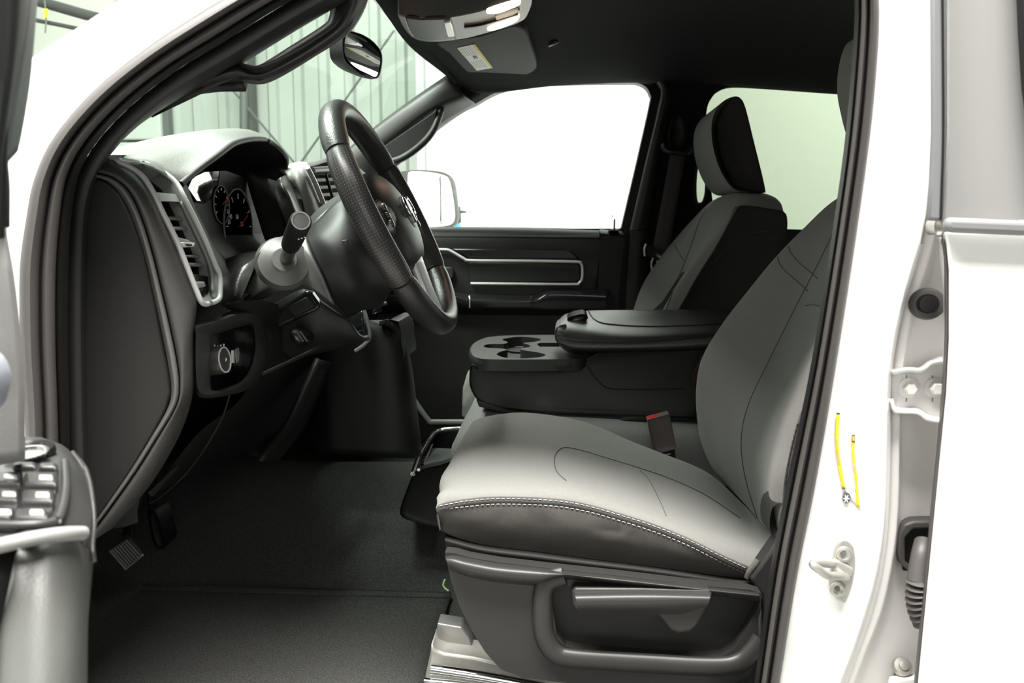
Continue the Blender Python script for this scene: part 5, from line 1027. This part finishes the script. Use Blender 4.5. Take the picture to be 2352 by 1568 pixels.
# wiring boot
wb = thing('wiring_boot', 'black ribbed rubber wiring boot between jamb and rear door', 'wiring boot', P(2110, 1270, .05))
plate('boot_bezel', [(2064,1225),(2078,1204),(2100,1197),(2190,1196),(2190,1318),(2105,1318),(2088,1312),(2068,1294),(2062,1270)], .035, .02, M_rubber, wb, holes=[[(2080,1235),(2098,1215),(2180,1212),(2180,1305),(2100,1306),(2080,1290)]], bevel=.003)
plate('boot_back', [(2070,1210),(2190,1200),(2190,1315),(2075,1310)], .043, .004, M_black, wb, bevel=0)
tube('boot_hose', [(2122,1244,.02),(2118,1270,.01),(2114,1305,.005),(2112,1334,.002)], lambda t: .0095+.003*t, M_rubber, wb, n=18)
for k in range(8):
    t = k/7; c = P(2117-7*math.sin(t*2.8)+t*6, 1334+k*11.5, .0); d = (P(2096+30*t, 1420+20*t, .0)-P(2100, 1330, .0)).normalized()
    an = .1+t*.9; dd = Vector((math.sin(an)*.9, 0, -math.cos(an)))
    disc('bellows_ring', c, dd, [(.010,-.0028),(.0155,0),(.010,.0028)], M_rubber, wb, n=24)
bo = thing('capped_bolt', 'pale capped bolt at the bottom of the jamb by the rear door', 'bolt', P(2073, 1540, .03))
disc('bolt_cap', P(2073,1530,.03), (0,-.75,.65), [(.0105,-.004),(.0105,.0),(.0095,.003),(.0055,.0035),(.005,.006),(.002,.0065)], M_steel, bo, n=28)
disc('bolt_shank', P(2066,1556,.035), (0,-.2,1), [(.006,-.02),(.006,.015)], M_dark, bo, n=14)
plate('hinge_leaf', [(2050,1562),(2110,1556),(2112,1600),(2040,1600)], .02, .01, M_paint, bo, bevel=.002)
# ================================================================== REAR DOOR (near side)
rd = thing('vehicle_door', 'white closed rear door at right with dark trimmed window', 'door', P(2250, 1000, -.04))
plate('door_skin', [(2172,533),(2178,560),(2184,620),(2184,780),(2178,900),(2168,1000),(2150,1180),(2112,1568),(2085,1850),(3900,1850),(3900,541)], -.03, .006, M_paint, rd, bevel=.002, seg=3)
plate('door_inner', [(2290,560),(2290,1850),(3900,1850),(3900,560)], -.023, .06, M_paint, rd, bevel=.004)
sheet('edge_seal', [[(2162,540,-.01),(2168,620,-.01),(2168,800,-.01),(2154,1000,-.01),(2136,1180,-.01),(2099,1568,-.01),(2075,1800,-.01)],[(2166,540,-.022),(2173,620,-.022),(2173,800,-.022),(2160,1000,-.022),(2142,1180,-.022),(2104,1568,-.022),(2080,1800,-.022)],[(2174,540,-.02),(2182,620,-.02),(2182,800,-.02),(2169,1000,-.02),(2151,1180,-.02),(2113,1568,-.02),(2088,1800,-.02)]], M_rubber, rd, nu=30, nv=4, solid=.001)
sheet('seam_strip', [[(2158,545,-.005),(2167,620,-.005),(2174,700,-.005),(2172,830,-.005)],[(2167,545,-.012),(2176,620,-.012),(2181,700,-.012),(2176,830,-.012)]], M_silver, rd, nu=16, nv=3, solid=.003)
plate('window_trim', [(2137,-300),(2140,100),(2141,300),(2136,420),(2130,506),(2168,508),(2172,420),(2176,300),(2176,0),(2172,-300)], -.034, .006, mat('window_trim_grey', (.15,.155,.158), .35), rd, bevel=.003)
tube('trim_groove', [(2163,-200,-.035),(2166,100,-.035),(2167,300,-.035),(2164,420,-.035),(2161,506,-.035)], .0012, M_black, rd, n=6)
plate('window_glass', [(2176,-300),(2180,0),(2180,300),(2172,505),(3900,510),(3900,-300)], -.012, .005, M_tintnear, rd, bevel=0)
plate('belt_molding', [(2174,502),(2186,499),(2352,506),(3900,520),(3900,556),(2352,541),(2180,534),(2173,522)], -.045, .012, mat('molding_grey', (.17,.175,.175), .4), rd, bevel=.005, seg=3)
plate('rear_trim', [(2336,-300),(2352,80),(2360,200),(2400,500),(3900,505),(3900,-300)], -.03, .012, M_black, rd, bevel=.002)
# steel clip between trim and hinge
puffy('trim_clip', PO([(2148,508),(2160,506),(2168,516),(2166,534),(2154,540),(2146,528)], -.02, 2), .02, .004, M_steel, rd)
# ================================================================== DRIVER DOOR (open, at left)
dd_ = thing('vehicle_door', 'open driver door at the left edge with window switches and armrest', 'door', Vector((-.62, -.2, .3)))
sheet('upper_frame', [[(-120,-80,-.33),(-110,200,-.33),(-90,400,-.33),(-90,560,-.33)],[(20,-80,-.36),(15,120,-.36),(-2,300,-.36),(-10,420,-.36),(-12,540,-.36)],[(72,-80,-.33),(62,60,-.33),(32,240,-.33),(12,380,-.33),(8,540,-.33)]], M_black, dd_, nu=24, nv=4, solid=.01)
sheet('frame_edge', [[(70,-80,-.33),(62,60,-.33),(32,240,-.33),(12,380,-.33)],[(92,-80,-.30),(86,0,-.30),(76,118,-.30),(64,220,-.30),(42,346,-.30)],[(88,-80,-.27),(82,0,-.27),(72,118,-.27),(60,220,-.27),(38,346,-.27),(20,365,-.27)]], mat('frame_edge_grey', (.07,.08,.08), .5), dd_, nu=24, nv=4, solid=.006)
sheet('door_liner', [[(-160,330,-.30),(-160,700,-.30),(-160,1100,-.30)],[(6,350,-.30),(-2,500,-.30),(20,640,-.31),(40,860,-.32),(42,1060,-.32)],[(16,365,-.27),(10,500,-.27),(24,640,-.27),(46,860,-.27),(50,1060,-.27)]], mat('door_liner_grey', (.19,.19,.185), .55, bump=.2, scale=700), dd_, nu=24, nv=4, solid=.01)
sheet('liner_cap', [[(-100,340,-.345),(-100,420,-.345),(-100,520,-.345)],[(8,360,-.34),(14,420,-.34),(14,520,-.34)],[(14,370,-.30),(18,440,-.30),(17,524,-.30)]], M_black, dd_, nu=10, nv=3, solid=.006)
puffy('inside_handle', [p+Vector((0, -.03, 0)) for p in PO([(-60,800),(-10,805),(14,825),(26,860),(20,900),(0,935),(-60,950)], -.335, 4)], .03, .012, mat('handle_grey', (.30,.32,.36), .4, metal=.3), dd_)
# armrest pod with switches : horizontal surface about z=.57
def Z_(px, py, z): return PZ(px, py, z)
ZA = .565
pod = [[Vector((-.62,-.17,.54)), P(30,1006,-.17), P(120,1012,-.16), P(165,1040,-.18), P(186,1080,-.21)],
       [Vector((-.62,-.2,.56)), Z_(-20,1030,ZA+.004), Z_(90,1024,ZA+.004), Z_(155,1050,ZA+.002), Z_(196,1090,ZA-.008)],
       [Vector((-.62,-.25,.57)), Z_(-20,1080,ZA+.004), Z_(80,1080,ZA+.005), Z_(160,1090,ZA+.002), Z_(205,1130,ZA-.012)],
       [Vector((-.60,-.32,.57)), Z_(-20,1150,ZA+.004), Z_(80,1150,ZA+.005), Z_(160,1160,ZA), Z_(210,1180,ZA-.012)],
       [Vector((-.60,-.38,.57)), Z_(-20,1220,ZA+.004), Z_(60,1222,ZA+.006), Z_(150,1210,ZA), Z_(206,1226,ZA-.014)],
       [Vector((-.60,-.42,.56)), Z_(-20,1250,ZA-.004), Z_(60,1245,ZA-.004), Z_(140,1232,ZA-.006), Z_(200,1250,ZA-.02)]]
sheet3('switch_pod', pod, M_plastic, dd_, nu=24, nv=6)
sheet('pod_side', [[(165,1034,-.17),(195,1080,-.21),(206,1130,-.25),(212,1190,-.29),(210,1260,-.33)],[(172,1040,-.165),(205,1085,-.2),(214,1140,-.24),(217,1200,-.28),(214,1290,-.31)],[(165,1100,-.17),(196,1180,-.2),(205,1240,-.24),(208,1290,-.28),(205,1400,-.31)]], M_plastic, dd_, nu=24, nv=4, solid=.004)
tube('pod_piping', [(196,1075,-.22),(207,1110,-.25),(214,1160,-.285),(216,1210,-.31),(212,1255,-.33),(216,1290,-.335)], .0018, M_plastic_l, dd_, n=8)
disc('mirror_knob', Z_(62,1043,ZA+.006), (0, -.1, 1), [(.021,0),(.020,.005),(.012,.006),(.010,.004)], M_gloss, dd_, n=28)
disc('knob_ring', Z_(62,1042,ZA+.011), (0, -.1, 1), [(.0155,0),(.0155,.0015),(.013,.0015),(.013,0)], M_chrome, dd_, n=28)
def sw_(x0, x1, y0, y1, h=.010):
    o = plate3('window_switch', [Z_(x0,y0,ZA+h), Z_(x1,y0,ZA+h), Z_(x1,y1,ZA+h), Z_(x0,y1,ZA+h)], [], (0, 0, -.012), M_plastic_l, dd_, bevel=.003, seg=3)
    return o
sheet3('switch_well', [[Z_(-30,1062,ZA+.007), Z_(40,1062,ZA+.007), Z_(134,1068,ZA+.007)], [Z_(-30,1120,ZA+.007), Z_(40,1120,ZA+.007), Z_(130,1122,ZA+.006)], [Z_(-30,1195,ZA+.007), Z_(40,1194,ZA+.007), Z_(116,1190,ZA+.006)]], M_gloss, dd_, nu=12, nv=3)
for (x0, x1, y0, y1) in ((28,84,1058,1070),(88,132,1060,1072),(-20,48,1080,1108),(54,132,1082,1110),(-20,42,1120,1146),(48,124,1122,1148),(-20,26,1164,1184),(32,112,1164,1186)):
    so__ = sw_(x0, x1, y0, y1)
    if y0 > 1075:
        cx, cy = x1-(x1-x0)*.35, (y0+y1)/2-2
        plate3('switch_highlight', [Z_(cx-16,cy-5,ZA+.0115), Z_(cx+16,cy-4,ZA+.0115), Z_(cx+16,cy+5,ZA+.0115), Z_(cx-16,cy+5,ZA+.0115)], [], (0, 0, -.003), M_silver, so__, bevel=.001)
tube3('pod_trim', [Z_(-30,1206,ZA+.008), Z_(60,1206,ZA+.008), Z_(120,1200,ZA+.006), Z_(140,1180,ZA+.006), Z_(152,1120,ZA+.006), Z_(150,1060,ZA+.005)], .003, M_plastic_l, dd_)
# armrest pad: long rounded block running to the viewer
AR = [[P(30,1330,-.42), P(0,1450,-.45), P(-20,1650,-.5)], [P(38,1270,-.40), P(18,1400,-.43), P(0,1640,-.49)], [P(80,1242,-.39), P(66,1400,-.42), P(60,1640,-.48)], [P(140,1236,-.38), P(125,1400,-.41), P(120,1640,-.47)], [P(182,1244,-.36), P(176,1400,-.39), P(170,1640,-.45)], [P(206,1270,-.33), P(200,1400,-.36), P(196,1640,-.42)], [P(208,1340,-.30), P(202,1450,-.33), P(200,1700,-.38)]]
sheet3('armrest', AR, mat('armrest_vinyl', (.06,.062,.058), .45, bump=.3, scale=600), dd_, nu=24, nv=6)
sheet3('armrest_side', [[P(-200,1255,-.36), P(-200,1450,-.38), P(-200,1700,-.42)], [P(34,1262,-.36), P(40,1450,-.38), P(40,1700,-.42)]], M_black, dd_, nu=8, nv=2, solid=.006)
tube3('armrest_bolster', [Z_(-40,1262,ZA+.0), Z_(30,1246,ZA+.003), Z_(90,1234,ZA+.003), Z_(150,1226,ZA), Z_(190,1224,ZA-.006)], .0045, M_trimgrey, dd_)
# solid door slab behind, outside the picture to the left
Rz = Matrix.Rotation(math.radians(-61), 3, 'Z')
def dq(l, t, z): return Vector((-.86, -.02, 0))+Vector((math.cos(math.radians(61)), -math.sin(math.radians(61)), 0))*l+Vector((-math.sin(math.radians(61)), -math.cos(math.radians(61)), 0))*t+Vector((0, 0, z))
Vd = [dq(l, t, z) for l in (.08, .98) for t in (.04, .14) for z in (-.1, .74)]
obj('door_shell', Vd, [(0, 1, 3, 2), (4, 6, 7, 5), (0, 4, 5, 1), (2, 3, 7, 6), (0, 2, 6, 4), (1, 5, 7, 3)], M_paint, dd_, bevel=.01)
